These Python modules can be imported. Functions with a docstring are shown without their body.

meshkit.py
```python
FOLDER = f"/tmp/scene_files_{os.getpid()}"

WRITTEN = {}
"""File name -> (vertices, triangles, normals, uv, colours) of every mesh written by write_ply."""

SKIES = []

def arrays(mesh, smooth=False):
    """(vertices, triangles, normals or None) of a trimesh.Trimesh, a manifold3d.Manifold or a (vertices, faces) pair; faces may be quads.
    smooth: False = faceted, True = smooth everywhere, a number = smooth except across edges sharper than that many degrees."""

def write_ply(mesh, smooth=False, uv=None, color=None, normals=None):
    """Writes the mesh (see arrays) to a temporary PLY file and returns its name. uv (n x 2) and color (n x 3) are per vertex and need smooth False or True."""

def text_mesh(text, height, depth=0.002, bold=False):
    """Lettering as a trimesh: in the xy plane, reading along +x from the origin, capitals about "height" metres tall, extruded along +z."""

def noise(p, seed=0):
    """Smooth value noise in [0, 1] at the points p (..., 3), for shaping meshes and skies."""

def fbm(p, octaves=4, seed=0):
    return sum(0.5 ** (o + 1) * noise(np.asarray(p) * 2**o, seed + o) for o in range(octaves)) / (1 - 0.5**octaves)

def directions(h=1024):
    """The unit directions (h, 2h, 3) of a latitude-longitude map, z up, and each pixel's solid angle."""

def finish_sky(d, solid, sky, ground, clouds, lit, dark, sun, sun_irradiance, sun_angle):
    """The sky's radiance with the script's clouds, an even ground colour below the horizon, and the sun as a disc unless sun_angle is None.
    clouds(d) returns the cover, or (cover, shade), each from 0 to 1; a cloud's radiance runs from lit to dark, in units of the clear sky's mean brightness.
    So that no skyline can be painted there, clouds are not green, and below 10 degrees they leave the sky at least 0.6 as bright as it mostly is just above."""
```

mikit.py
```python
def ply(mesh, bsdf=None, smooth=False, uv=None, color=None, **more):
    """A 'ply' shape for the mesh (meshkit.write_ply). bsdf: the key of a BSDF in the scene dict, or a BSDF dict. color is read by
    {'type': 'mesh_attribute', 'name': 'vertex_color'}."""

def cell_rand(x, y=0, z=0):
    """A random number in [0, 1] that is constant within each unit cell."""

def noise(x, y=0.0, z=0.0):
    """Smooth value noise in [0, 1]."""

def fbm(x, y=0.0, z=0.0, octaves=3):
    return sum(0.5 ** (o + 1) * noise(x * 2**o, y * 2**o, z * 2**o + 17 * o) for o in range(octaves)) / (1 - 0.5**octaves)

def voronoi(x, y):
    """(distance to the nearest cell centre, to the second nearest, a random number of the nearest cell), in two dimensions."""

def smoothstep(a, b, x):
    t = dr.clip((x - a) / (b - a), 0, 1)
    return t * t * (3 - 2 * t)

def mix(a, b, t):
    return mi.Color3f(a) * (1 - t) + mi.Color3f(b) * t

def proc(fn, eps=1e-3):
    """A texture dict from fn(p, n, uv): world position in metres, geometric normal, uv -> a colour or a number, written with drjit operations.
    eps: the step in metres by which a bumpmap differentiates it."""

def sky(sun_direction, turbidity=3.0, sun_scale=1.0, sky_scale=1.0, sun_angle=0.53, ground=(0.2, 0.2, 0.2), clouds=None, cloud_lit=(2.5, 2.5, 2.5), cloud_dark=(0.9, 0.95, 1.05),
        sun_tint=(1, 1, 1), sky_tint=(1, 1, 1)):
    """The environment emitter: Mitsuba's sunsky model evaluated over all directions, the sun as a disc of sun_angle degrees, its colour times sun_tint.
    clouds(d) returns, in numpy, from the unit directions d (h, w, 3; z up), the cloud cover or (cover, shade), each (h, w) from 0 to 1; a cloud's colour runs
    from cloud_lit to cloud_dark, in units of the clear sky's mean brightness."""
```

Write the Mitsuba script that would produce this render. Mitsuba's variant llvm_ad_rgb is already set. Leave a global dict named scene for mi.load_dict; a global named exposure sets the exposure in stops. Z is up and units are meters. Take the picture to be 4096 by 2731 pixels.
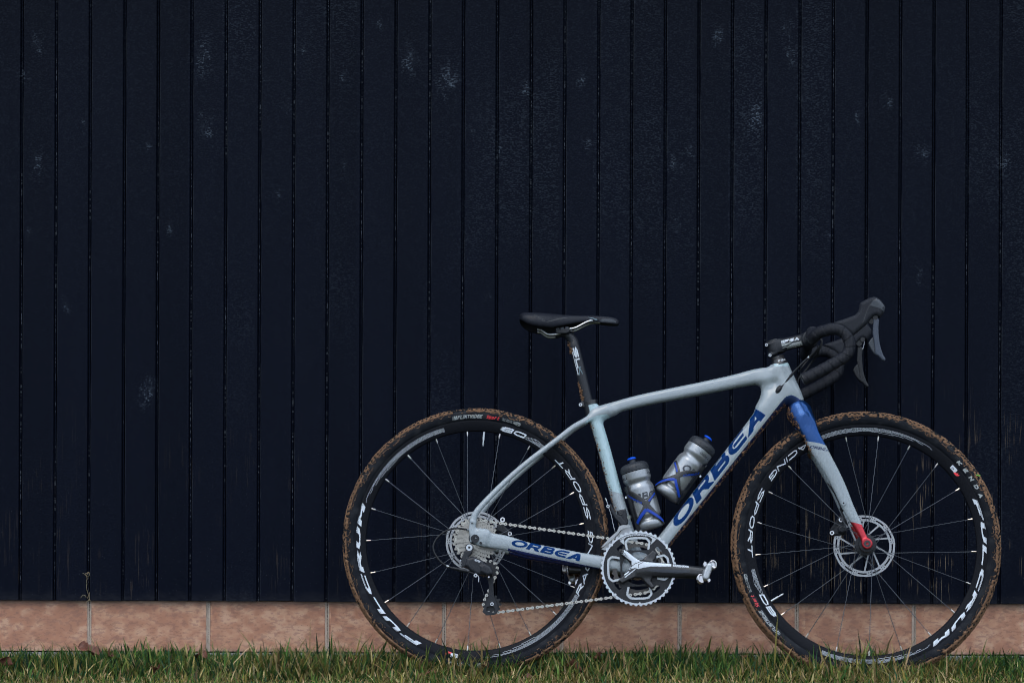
import math
import numpy as np, trimesh, shapely, mitsuba as mi, drjit as dr
import mikit, meshkit
from shapely.geometry import Polygon, LineString, Point, box
from shapely import affinity
from shapely.ops import unary_union
from mikit import fbm, noise, smoothstep, mix, proc, voronoi, cell_rand
T4 = mi.ScalarTransform4f
rng = np.random.default_rng(7)
scene, labels = {'type': 'scene'}, {}

# ---------------------------------------------------------------- camera, light, exposure
ROLL = math.radians(0.22)
scene['camera'] = {'type': 'perspective', 'fov': 23.22, 'fov_axis': 'x', 'near_clip': 0.1, 'far_clip': 400.0,
    'to_world': T4().look_at(origin=[0, -6.4, 0.8616], target=[0, 0, 0.8616], up=[-math.sin(ROLL), 0, math.cos(ROLL)])}
def clouds(d):
    n = meshkit.fbm(d * [3.0, 3.0, 6.0] + 11.0, 4, 3)          # an overcast sky: brightest overhead, with slow variation
    return np.ones(d.shape[:2]), np.clip(1.12 - 1.5 * d[..., 2] ** 0.9 + (n - 0.5) * 0.9, 0, 1)
scene['sky_light'] = mikit.sky([-0.25, -0.55, 0.80], turbidity=4, sun_scale=0.10, sun_angle=25, clouds=clouds, cloud_lit=(4.2, 4.75, 5.5), cloud_dark=(0.62, 0.76, 1.0),
    ground=(0.07, 0.08, 0.06))
exposure = 2.65

# ---------------------------------------------------------------- frames of reference (the bike leans on the wall; drawn in mm: u forward, v up the bike, w towards the wall)
LEAN, YAW, STEER = math.radians(9.0), math.radians(1.0), math.radians(2.7)
_c, _s, _a, _b = math.cos(LEAN), math.sin(LEAN), math.cos(YAW), math.sin(YAW)
MB = np.eye(4)
MB[:3, :3] = np.array([[_a, _b, 0], [-_b, _a, 0], [0, 0, 1]]) @ np.array([[1, 0, 0], [0, _s, _c], [0, _c, -_s]]) * 0.001
_ax, _pt = np.array([-0.36480764, 0.93108291, 0.0]), np.array([741.84, 706.62, 0.0])
_K = np.array([[0, -_ax[2], _ax[1]], [_ax[2], 0, -_ax[0]], [-_ax[1], _ax[0], 0]])
SR = np.eye(4)
SR[:3, :3] = np.eye(3) + math.sin(STEER) * _K + (1 - math.cos(STEER)) * _K @ _K
SR[:3, 3] = _pt - SR[:3, :3] @ _pt
MS = MB @ SR                                   # everything that turns with the fork
INV = np.linalg.inv(MB).tolist()
WALL_Y = 0.36

# ---------------------------------------------------------------- helpers
def mat(key, d, two=False):
    scene[key] = {'type': 'twosided', 'bsdf': d} if two else d
    return key
def rgb(c): return {'type': 'rgb', 'value': list(c)}
def pr(c, rough=0.5, metal=0.0, spec=0.5, **k):
    if not isinstance(c, dict) and max(c) < .07 and (isinstance(metal, dict) or metal < .5): spec *= .5
    c = c if isinstance(c, dict) else rgb(c)
    return {'type': 'principled', 'base_color': c, 'roughness': rough, 'metallic': metal, 'specular': spec, **k}
def bump(d, fn, scale, eps=5e-4):
    return {'type': 'bumpmap', 'arbitrary': proc(fn, eps), 'scale': scale, 'bsdf': d}

count = {}
def key_of(name, parent=None):
    full = (parent + '__' if parent else '') + name
    n = count.get(full, 0); count[full] = n + 1
    return full if n == 0 else f'{full}_{n:03d}'
def put(name, mesh, m, parent=None, M=None, smooth=30, **lab):
    k = key_of(name, parent)
    if M is not None:
        mesh = mesh.copy() if isinstance(mesh, trimesh.Trimesh) else mesh
        mesh.apply_transform(M)
    scene[k] = mikit.ply(mesh, m, smooth=smooth)
    if lab: labels[k] = lab
    return k
def cat(*ms):
    ms = [m for x in ms for m in (x if isinstance(x, (list, tuple)) else [x])]
    return trimesh.util.concatenate(ms)

def rev(profile, n=96, a0=0.0, a1=2 * math.pi, closed=True):
    """revolve (r, z) points about z; closed joins the last profile point to the first"""
    p = np.asarray(profile, float); full = abs(a1 - a0 - 2 * math.pi) < 1e-9
    na = n if full else n + 1
    a = a0 + (a1 - a0) * np.arange(na) / n
    v = np.stack([p[None, :, 0] * np.cos(a)[:, None], p[None, :, 0] * np.sin(a)[:, None], np.broadcast_to(p[None, :, 1], (na, len(p)))], -1).reshape(-1, 3)
    m = len(p); I, J = np.meshgrid(np.arange(n), np.arange(m if closed else m - 1), indexing='ij')
    i2, j2 = (I + 1) % na if full else I + 1, (J + 1) % m
    q = np.stack([I * m + J, i2 * m + J, i2 * m + j2, I * m + j2], -1).reshape(-1, 4)
    t = trimesh.Trimesh(v, np.vstack([q[:, [0, 1, 2]], q[:, [0, 2, 3]]]), process=False)
    return t
def fixn(t):
    t.merge_vertices(); t.fix_normals(); return t
def crv(pts, n=40, k=3):
    from scipy.interpolate import make_interp_spline
    p = np.asarray(pts, float); s = np.r_[0, np.cumsum(np.linalg.norm(np.diff(p, axis=0), axis=1))]
    return make_interp_spline(s, p, k=min(k, len(p) - 1))(np.linspace(0, s[-1], n))
def sweep(path, rad, sides=10, cap=True, mod=None):
    p = np.asarray(path, float); n = len(p); rad = np.broadcast_to(np.asarray(rad, float), (n,))
    t = np.gradient(p, axis=0); t /= np.linalg.norm(t, axis=1, keepdims=True) + 1e-12
    a = np.cross(t[0], [0, 0, 1.0]); a = np.cross(t[0], [0, 1.0, 0]) if np.linalg.norm(a) < 1e-3 else a
    fr = []
    for i in range(n):
        a = a - t[i] * (a @ t[i]); a /= np.linalg.norm(a); fr.append(a)
    A = np.array(fr); B = np.cross(t, A); ang = np.arange(sides) * 2 * np.pi / sides
    R = rad[:, None] * np.ones((1, sides)) if mod is None else rad[:, None] + mod(np.r_[0, np.cumsum(np.linalg.norm(np.diff(p, axis=0), axis=1))][:, None], ang[None, :])
    v = p[:, None] + R[..., None] * (np.cos(ang)[None, :, None] * A[:, None] + np.sin(ang)[None, :, None] * B[:, None])
    I, J = np.meshgrid(np.arange(n - 1), np.arange(sides), indexing='ij')
    q = np.stack([I * sides + J, I * sides + (J + 1) % sides, (I + 1) * sides + (J + 1) % sides, (I + 1) * sides + J], -1).reshape(-1, 4)
    f = np.vstack([q[:, [0, 1, 2]], q[:, [0, 2, 3]]]); v = v.reshape(-1, 3)
    if cap:
        c0, c1 = len(v), len(v) + 1; v = np.vstack([v, p[0], p[-1]]); j = np.arange(sides)
        f = np.vstack([f, np.c_[np.full(sides, c0), (j + 1) % sides, j], np.c_[np.full(sides, c1), (n - 1) * sides + j, (n - 1) * sides + (j + 1) % sides]])
    m = trimesh.Trimesh(v, f, process=False)
    if cap and m.volume < 0: m.invert()
    return m
def rod(a, b, r, sides=10, r2=None): return sweep(np.linspace(a, b, 2), [r, r if r2 is None else r2], sides)
def plate(poly, w0, w1):
    ps = getattr(poly, 'geoms', [poly]); out = []
    for g in ps:
        if g.area < 1e-6: continue
        m = trimesh.creation.extrude_polygon(g, w1 - w0, engine='earcut'); m.apply_translation([0, 0, w0]); out.append(m)
    return cat(out)
def disc(c, r, w0, w1, n=24, hole=0):
    p = Point(c).buffer(r, n // 4)
    return plate(p.difference(Point(c).buffer(hole, 6)) if hole else p, w0, w1)
def with_w(pts, w): return [(q[0], q[1], w) for q in pts]
def mirror(m):
    m = m.copy(); m.vertices[:, 2] *= -1; m.invert(); return m

def bolt(c, r, w0, w1, m, parent, M, name='bolt'):
    """a round bolt head facing the near side, its socket dark"""
    k = put(name, disc(c, r, w0, w1, 28, r * .5), m, parent, M)
    put('socket', disc(c, r * .51, w0 + min(1.2, (w1 - w0) / 2), w1 - .2, 16), 'black_plastic', k if parent.count('__') < 1 else parent, M); return k

class Field:
    """a signed distance field on a grid, turned to a mesh by surface nets"""
    def __init__(s, lo, hi, h):
        s.lo, s.h = np.asarray(lo, float), h
        s.n = np.ceil((np.asarray(hi) - lo) / h).astype(int) + 1
        s.ax = [s.lo[i] + h * np.arange(s.n[i]) for i in range(3)]
        s.D = np.full(s.n, 50.0, np.float32)
    def block(s, lo, hi):
        i0 = np.clip(((np.asarray(lo) - s.lo) / s.h).astype(int), 0, s.n); i1 = np.clip(((np.asarray(hi) - s.lo) / s.h).astype(int) + 2, 0, s.n)
        sl = tuple(slice(a, b) for a, b in zip(i0, i1))
        return sl, [s.ax[i][sl[i]].reshape([-1 if j == i else 1 for j in range(3)]).astype(np.float32) for i in range(3)]
    def add(s, fn, lo, hi, k=0.0, cut=False):
        pad = 6 + k; sl, (X, Y, Z) = s.block(np.asarray(lo) - pad, np.asarray(hi) + pad)
        d = fn(X, Y, Z); old = s.D[sl]
        if cut: s.D[sl] = np.maximum(old, -d)
        elif k > 0:
            h = np.clip(0.5 + 0.5 * (old - d) / k, 0, 1); s.D[sl] = old * (1 - h) + d * h - k * h * (1 - h)
        else: s.D[sl] = np.minimum(old, d)
    def tube(s, nodes, k=5.0, p=2.0, join=None, flat=False):
        """an elliptical tube through nodes (u, v, w, half height in the plane, half width), blended into what is there over `join`"""
        N = np.asarray(nodes, float)
        if len(N) > 2:
            c = np.r_[0, np.cumsum(np.linalg.norm(np.diff(N[:, :3], axis=0), axis=1))]; from scipy.interpolate import make_interp_spline, PchipInterpolator
            n = max(12, int(c[-1] / 14)); t = np.linspace(0, c[-1], n); N = np.c_[PchipInterpolator(c, N[:, :3])(t) if len(N) < 4 else make_interp_spline(c, N[:, :3], k=3)(t), PchipInterpolator(c, N[:, 3:])(t)]
        rm = N[:, 3:5].max(); join = k if join is None else join
        lo, hi = N[:, :3].min(0) - rm, N[:, :3].max(0) + rm; pad = 7 + join
        SL, _ = s.block(lo - pad, hi + pad); tmp = np.full([q.stop - q.start for q in SL], 50.0, np.float32); o = [q.start for q in SL]
        for i in range(len(N) - 1):
            A, B = N[i], N[i + 1]; d = B[:3] - A[:3]; L = np.linalg.norm(d); t = d / L
            n = np.array([-t[1], t[0], 0.0]) if abs(t[2]) < .99 else np.array([1.0, 0, 0]); n /= np.linalg.norm(n) + 1e-9; b = np.cross(t, n)
            r_ = max(A[3:5].max(), B[3:5].max()) + pad; sl, (X, Y, Z) = s.block(np.minimum(A[:3], B[:3]) - r_, np.maximum(A[:3], B[:3]) + r_)
            x, y, z = X - A[0], Y - A[1], Z - A[2]
            along = x * t[0] + y * t[1] + z * t[2]; q = np.clip(along / L, 0, 1)
            ra, rb = A[3] + (B[3] - A[3]) * q, A[4] + (B[4] - A[4]) * q
            over = along - q * L; x, y, z = x - t[0] * along, y - t[1] * along, z - t[2] * along
            g = np.abs((x * n[0] + y * n[1]) / ra) ** p + np.abs((x * b[0] + y * b[1] + z * b[2]) / rb) ** p; m_ = np.minimum(ra, rb)
            end = (i == 0 and flat in (True, 0.5)) , (i == len(N) - 2 and flat in (True, 2))
            if end[0] or end[1]:
                dd = (g ** (1 / p) - 1) * m_; fl = np.abs(over)
                dd = np.where(over != 0, np.where(((over < 0) & end[0]) | ((over > 0) & end[1]), np.maximum(dd, fl), ((g + (fl / m_) ** p) ** (1 / p) - 1) * m_), dd)
                if end[0]: dd = np.maximum(dd, -along)
                if end[1]: dd = np.maximum(dd, along - L)
            else: dd = ((g + np.abs(over / m_) ** p) ** (1 / p) - 1) * m_
            v = tmp[tuple(slice(q.start - a, q.stop - a) for q, a in zip(sl, o))] if all(q.start >= a for q, a in zip(sl, o)) else None
            if v is None or v.shape != dd.shape:
                full = np.full(s.n, 50.0, np.float32); full[sl] = dd; tmp = np.minimum(tmp, full[SL])
            else: np.minimum(v, dd, out=v)
        old = s.D[SL]
        if join > 0: h = np.clip(0.5 + 0.5 * (old - tmp) / join, 0, 1); s.D[SL] = old * (1 - h) + tmp * h - join * h * (1 - h)
        else: s.D[SL] = np.minimum(old, tmp)
    def prism(s, poly, w0, w1, r=2.0, k=0.0, cut=False):
        """polygon in (u, v) extruded over w0..w1 with edges rounded by r; w0/w1 numbers or functions of (u, v)"""
        P = poly if isinstance(poly, Polygon) else Polygon([q[:2] for q in poly])
        rings = [np.array(P.exterior.coords)] + [np.array(g.coords) for g in P.interiors]
        b = P.bounds
        def fn(X, Y, Z):
            U, V = np.broadcast_arrays(X[:, :, 0], Y[:, :, 0]); d = np.full(U.shape, 1e9); ins = np.zeros(U.shape, bool)
            for R in rings:
                for (x0, y0), (x1, y1) in zip(R[:-1], R[1:]):
                    ex, ey = x1 - x0, y1 - y0; q = np.clip(((U - x0) * ex + (V - y0) * ey) / (ex * ex + ey * ey + 1e-12), 0, 1)
                    d = np.minimum(d, (U - x0 - q * ex) ** 2 + (V - y0 - q * ey) ** 2)
                    ins ^= ((y0 > V) != (y1 > V)) & (U < ex * (V - y0) / (ey if ey else 1e-12) + x0)
            d2 = (np.sqrt(d) * np.where(ins, -1, 1))[:, :, None].astype(np.float32)
            a0 = w0(U, V)[:, :, None] if callable(w0) else w0; a1 = w1(U, V)[:, :, None] if callable(w1) else w1
            dz = np.abs(Z - (a0 + a1) / 2) - (a1 - a0) / 2
            qx, qz = d2 + r, dz + r
            return np.minimum(np.maximum(qx, qz), 0) + np.sqrt(np.maximum(qx, 0) ** 2 + np.maximum(qz, 0) ** 2) - r
        z0, z1 = (min(w0(*b[:2]), w0(*b[2:])) if callable(w0) else w0), (max(w1(*b[:2]), w1(*b[2:])) if callable(w1) else w1)
        s.add(fn, [b[0], b[1], z0], [b[2], b[3], z1], k, cut)
    def mesh(s):
        D = s.D; S = D < 0; nx, ny, nz = D.shape
        cnt = np.zeros((nx - 1, ny - 1, nz - 1), np.int16); pos = np.zeros(cnt.shape + (3,), np.float32)
        corner = lambda o: tuple(slice(o[i], D.shape[i] - 1 + o[i]) for i in range(3))
        act = np.zeros(cnt.shape, np.int8)
        for o in np.ndindex(2, 2, 2): act += S[corner(o)]
        ci = np.argwhere((act > 0) & (act < 8)); V = np.zeros((len(ci), 3)); C = np.zeros(len(ci))
        for a in range(3):
            for o in np.ndindex(2, 2):
                p0 = np.insert(np.array(o), a, 0); p1 = p0.copy(); p1[a] = 1
                A, B = ci + p0, ci + p1; da, db = D[tuple(A.T)], D[tuple(B.T)]; x = (da < 0) != (db < 0)
                t = np.where(x, da / np.where(da == db, 1, da - db), 0)
                V += np.where(x[:, None], A + (B - A) * t[:, None], 0); C += x
        V = V / C[:, None] * s.h + s.lo
        idx = np.full(cnt.shape, -1, np.int64); idx[tuple(ci.T)] = np.arange(len(ci)); F = []
        for a in range(3):
            sl0 = tuple(slice(0, -1) if i == a else slice(1, -1) for i in range(3)); sl1 = tuple(slice(1, None) if i == a else slice(1, -1) for i in range(3))
            e = np.argwhere(S[sl0] != S[sl1]); off = np.array([0 if i == a else 1 for i in range(3)]); e = e + off
            b, c = (a + 1) % 3, (a + 2) % 3; ub, uc = np.eye(3, dtype=int)[b], np.eye(3, dtype=int)[c]
            ins = S[tuple(e.T)]
            q = np.stack([idx[tuple((e - o).T)] for o in (ub + uc, uc, 0 * ub, ub)], 1)
            q = np.where(ins[:, None], q, q[:, ::-1]); F.append(q[(q >= 0).all(1)])
        q = np.vstack(F); m = trimesh.Trimesh(V, np.vstack([q[:, [0, 1, 2]], q[:, [0, 2, 3]]]), process=False)
        m.remove_unreferenced_vertices(); from scipy.sparse import coo_matrix, diags
        e = m.edges_unique; A = coo_matrix((np.ones(len(e)), (e[:, 0], e[:, 1])), shape=(len(m.vertices),) * 2).tocsr(); A = A + A.T
        A = diags(1 / np.asarray(A.sum(1)).ravel()) @ A; X = m.vertices.copy()
        for _ in range(5): X = X + .5 * (A @ X - X); X = X - .52 * (A @ X - X)
        m.vertices = X
        return m

# lettering: strokes on a 4 x 4 grid ('a' is one below the baseline)
GL = {'A': '00 24 40;11 31', 'B': '00 04 34 43 32 02;32 41 30 00', 'C': '44 14 03 01 10 40', 'D': '00 04 34 43 41 30 00', 'E': '44 04 00 40;02 32', 'F': '00 04 44;02 32', 'G': '44 14 03 01 10 40 42 22',
 'H': '00 04;40 44;02 42', 'I': '00 04', 'K': '00 04;44 02 40', 'L': '04 00 40', 'M': '00 04 22 44 40', 'N': '00 04 40 44', 'O': '10 01 03 14 34 43 41 30 10', 'P': '00 04 34 43 32 02', 'R': '00 04 34 43 32 02;22 40',
 'S': '44 14 03 12 32 41 30 00', 'T': '04 44;24 20', 'U': '04 01 10 30 41 44', 'W': '04 10 23 30 44', 'X': '00 44;04 40', 'Z': '04 44 00 40', '0': '10 01 03 14 34 43 41 30 10', '1': '13 24 20', '3': '04 44 22 32 41 30 00',
 '5': '44 04 02 32 41 30 00', '6': '44 14 03 01 10 30 41 32 02', '7': '04 44 10', '8': '02 00 40 44 04 02 42', 'p': '0a 03 33 30 00', 'o': '00 03 33 30 00', 'r': '00 03 33', 't': '14 10 30;03 33', '-': '12 32', '/': '00 44', '|': '00 04', ' ': ''}
def strokes(text, w, h, t, gap, slant=0.0, tx=None):
    """wide technical lettering: letters w x h mm, strokes t thick (tx: thickness of uprights), centred strokes"""
    x, out = 0.0, []; sx = (tx or t) / t
    for ch in text:
        if ch == ' ': x += w * 0.6 + gap; continue
        lw = 0 if ch in 'I|1' else w - (tx or t)
        for st in GL[ch].split(';'):
            pts = [(((-1 if c[0] == 'a' else int(c[0])) / 4 * (lw if lw else w * 0.5) + (tx or t) / 2) / sx, (-1 if c[1] == 'a' else int(c[1])) / 4 * (h - t) + t / 2) for c in st.split()]
            if ch in 'I|': pts = [((tx or t) / 2 / sx, q[1]) for q in pts]
            pts = [(q[0] + x / sx, q[1]) for q in pts]
            out.append(LineString(pts).buffer(t / 2, cap_style='square', join_style='mitre', mitre_limit=2))
        x += (lw if lw else 0) + (tx or t) + gap
    g = affinity.scale(unary_union(out), sx, 1, origin=(0, 0))
    return affinity.affine_transform(g, [1, slant, 0, 1, 0, 0]).intersection(box(-1e4, -h * .3, 1e4, h))
def wide_word(h, gap=0.16):
    """the frame's wide rounded lettering, capitals h mm tall, reading along +x"""
    L = lambda p, w, cs='round': LineString(p).buffer(w / 2, cap_style=cs)
    el = lambda x, y, a, b: affinity.scale(Point(x, y).buffer(1, 24), a, b)
    P = Polygon
    O = el(1.0, .5, 1.0, .5).difference(el(1.0, .5, .62, .29))
    R = unary_union([P([(0, 0), (.45, 0), (.45, 1), (0, 1)]), L([(.3, .68), (1.22, .68)], .64).intersection(box(.1, 0, 3, 1)), P([(.72, .42), (1.2, .42), (1.78, 0), (1.22, 0)])]).difference(L([(.46, .68), (1.16, .68)], .2, 'round').intersection(box(.45, 0, 3, 1)))
    B = unary_union([P([(0, 0), (.45, 0), (.45, 1), (0, 1)]), L([(.3, .74), (1.2, .74)], .52).intersection(box(.1, 0, 3, 1)), L([(.3, .28), (1.32, .28)], .56).intersection(box(.1, 0, 3, 1))]).difference(L([(.5, .75), (1.1, .75)], .15).intersection(box(.45, 0, 3, 1))).difference(L([(.5, .29), (1.2, .29)], .17).intersection(box(.45, 0, 3, 1)))
    E = unary_union([el(.85, .5, .85, .5).intersection(box(0, 0, .85, 1)), box(.8, 0, 1.62, 1)]).difference(unary_union([el(.85, .5, .5, .28).intersection(box(0, 0, .85, 1)), box(.8, .22, 1.7, .78)])).union(box(.5, .42, 1.5, .58))
    A = P([(0, 0), (.8, 1), (1.3, 1), (1.78, 0), (1.3, 0), (1.2, .2), (.66, .2), (.5, 0)]).difference(P([(.84, .38), (1.13, .38), (1.05, .72)]))
    out, x = [], 0
    for g, w in ((O, 2.0), (R, 1.72), (B, 1.6), (E, 1.62), (A, 1.8)):
        out.append(affinity.translate(g, x)); x += w + gap
    g = affinity.affine_transform(unary_union(out), [1, 0.45, 0, 1, 0, 0])
    return affinity.scale(g, h, h, origin=(0, 0)), x * h
def cells(poly, cx, cy):
    x0, y0, x1, y1 = poly.bounds; V, F, n = [], [], 0
    for i in range(int((x1 - x0) / cx) + 1):
        for j in range(int((y1 - y0) / cy) + 1):
            g = shapely.intersection(poly, box(x0 + i * cx, y0 + j * cy, x0 + (i + 1) * cx, y0 + (j + 1) * cy))
            for q in getattr(g, 'geoms', [g]):
                if q.geom_type != 'Polygon' or q.area < 1e-4: continue
                v, f = trimesh.creation.triangulate_polygon(q, engine='earcut')
                V.append(v); F.append(np.asarray(f) + n); n += len(v)
    return np.vstack(V), np.vstack(F)
def facing(v, f, flip):
    m = trimesh.Trimesh(v, f, process=False)
    if (m.face_normals[:, 2].mean() > 0) != flip: m.invert()
    return m
def wrap(poly, fn, cx=4.0, cy=4.0):
    """print lying on a surface: fn maps (n, 2) to (n, 3); faces are turned towards -w"""
    v, f = cells(poly, cx, cy); return facing(fn(v), f, False)
def onto(poly, target, lift=0.35, c=4.0, fn=None):
    """print projected along w on the near side of a mesh"""
    v, f = cells(poly, c, c); p = v if fn is None else fn(v)
    o = np.c_[p, np.full(len(p), -400.0)]
    loc, ri, ti = target.ray.intersects_location(o, np.tile([0, 0, 1.0], (len(o), 1)), multiple_hits=False)
    w = np.full((len(p), 3), np.nan); w[ri] = loc + target.face_normals[ti] * np.where(target.face_normals[ti][:, 2:] < 0, 1, -1) * lift
    f = f[~np.isnan(w[f]).any((1, 2))]
    return facing(np.nan_to_num(w), f, False)
def along(a, b):
    """maps lettering coordinates to the bike plane: x from a towards b, y to its left"""
    a, b = np.array(a[:2]), np.array(b[:2]); d = (b - a) / np.linalg.norm(b - a); n = np.array([-d[1], d[0]])
    return lambda v: a + v[:, :1] * d + v[:, 1:] * n
def lumps(pts, nrm, size, seed=0):
    """clods of dried mud sitting on a surface"""
    r = np.random.default_rng(seed); ico = trimesh.creation.icosphere(subdivisions=1, radius=1.0); out = []
    for p, n, s in zip(pts, nrm, size):
        v = ico.vertices * r.uniform(.55, 1.25, (len(ico.vertices), 1)) * s * r.uniform(.6, 1.3, 3)
        out.append(trimesh.Trimesh(v + p + n * s * .25, ico.faces, process=False))
    return cat(out)

# ---------------------------------------------------------------- materials
def f_wall(p, n, uv): return wall_colour(p)
KNOTS = [(-0.8426,1.6308,1.5),(-0.8359,1.4301,1.4),(-0.2816,1.6270,1.3),(-0.1751,1.5684,1.6),(-1.2915,1.6645,.9),(-1.2902,1.3457,1.0),(-1.1666,1.4406,.6),(-0.9834,1.3882,.5),(-0.4586,1.5732,.8),(-0.4577,1.3370,.6),(0.0375,1.5397,.9),(-0.0386,1.3859,.8),(0.1850,1.5816,.8),(0.2034,1.3986,.7),(0.4398,1.3346,.9),(0.4810,1.3820,.7),(0.5566,1.6893,.9),(0.5805,1.6008,.6),(0.6578,1.4712,1.3),(0.7455,1.7018,.9),(0.7516,1.6369,.8),(0.4405,1.1752,.7),(1.0178,1.5139,.7),(1.1128,1.3785,.8),(1.3314,1.3498,.9),(-0.6118,1.4900,.7),(-0.6711,1.5724,.5),(-0.9867,0.7209,1.3),(-1.3131,1.1448,.6),(-0.9294,1.1699,.6),(-0.6345,1.2537,.5),(-1.2120,0.9563,.7),(-0.1156,1.4328,.5),(-0.3646,1.7153,.6),(-0.2290,1.7512,.5),(0.9353,1.4723,.6),(1.1023,1.0478,.6),(0.8657,1.1532,.4),(-0.0666,0.9843,.5),(-1.3266,1.5817,.7),(-0.5651,1.6437,.5)]
GROOVES = [q[0] for q in [(-1.4254,0.8562),(-1.3321,0.8566),(-1.2388,0.8570),(-1.1467,0.8573),(-1.0534,0.8577),(-0.9624,0.8580),(-0.8715,0.8584),(-0.7782,0.8587),(-0.6861,0.8591),(-0.5940,0.8594),(-0.5019,0.8598),(-0.4098,0.8601),(-0.3177,0.8605),(-0.2256,0.8608),(-0.1346,0.8612),(-0.0425,0.8616),(0.0496,0.8619),(0.1405,0.8623),(0.2326,0.8626),(0.3224,0.8630),(0.4133,0.8633),(0.5042,0.8637),(0.5952,0.8640),(0.6861,0.8643),(0.7782,0.8647),(0.8691,0.8651),(0.9601,0.8654),(1.0510,0.8658),(1.1419,0.8661),(1.2329,0.8664),(1.3238,0.8668),(1.4159,0.8672)]]
GROOVES = list(np.arange(GROOVES[0] - .092 * 14, GROOVES[0] - .01, .092)) + GROOVES + list(np.arange(GROOVES[-1] + .092, GROOVES[-1] + .092 * 14.5, .092))
GROOVES = [float(x) for x in GROOVES]
def board_id(x): return dr.floor((x - GROOVES[0]) / 0.0916)
def wall_ripple(p):
    """height of the rough-sawn grain: fine ripples across the board, rings round the knots"""
    r = fbm(p.x * 210, p.z * 640, 3.0, octaves=2) * 0.55 + fbm(p.x * 900, p.z * 60, 7.0, octaves=2) * 0.4
    return r
def knot_mask(p):
    m, ring = mi.Float(0), mi.Float(0)
    wx, wz = .022 * (fbm(p.x * 40, p.z * 40, 1.5) - .5), .045 * (fbm(p.x * 40, p.z * 26, 4.5) - .5)
    for (x, z, s) in KNOTS:
        dx, dz = (p.x - x + wx) / (0.015 * s), (p.z - z + wz) / (0.026 * s)
        q = dr.exp(-(dx * dx + dz * dz)); m += q * min(1.0, s)
        ring += q * 0.5 * (1 + dr.sin(dr.sqrt(dx * dx * 2.2 + dz * dz) * 15 + 6 * fbm(p.x * 90, p.z * 90)))
    return dr.minimum(m, 1), ring
def wall_height(p, n, uv):
    m, ring = knot_mask(p)
    a = smoothstep(.40, .72, fbm(p.x * 7 + 3, p.z * 3.5, 1.0))
    return (wall_ripple(p) * (.3 + .8 * a + 1.2 * m) + ring * .5) * 1.0
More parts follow.
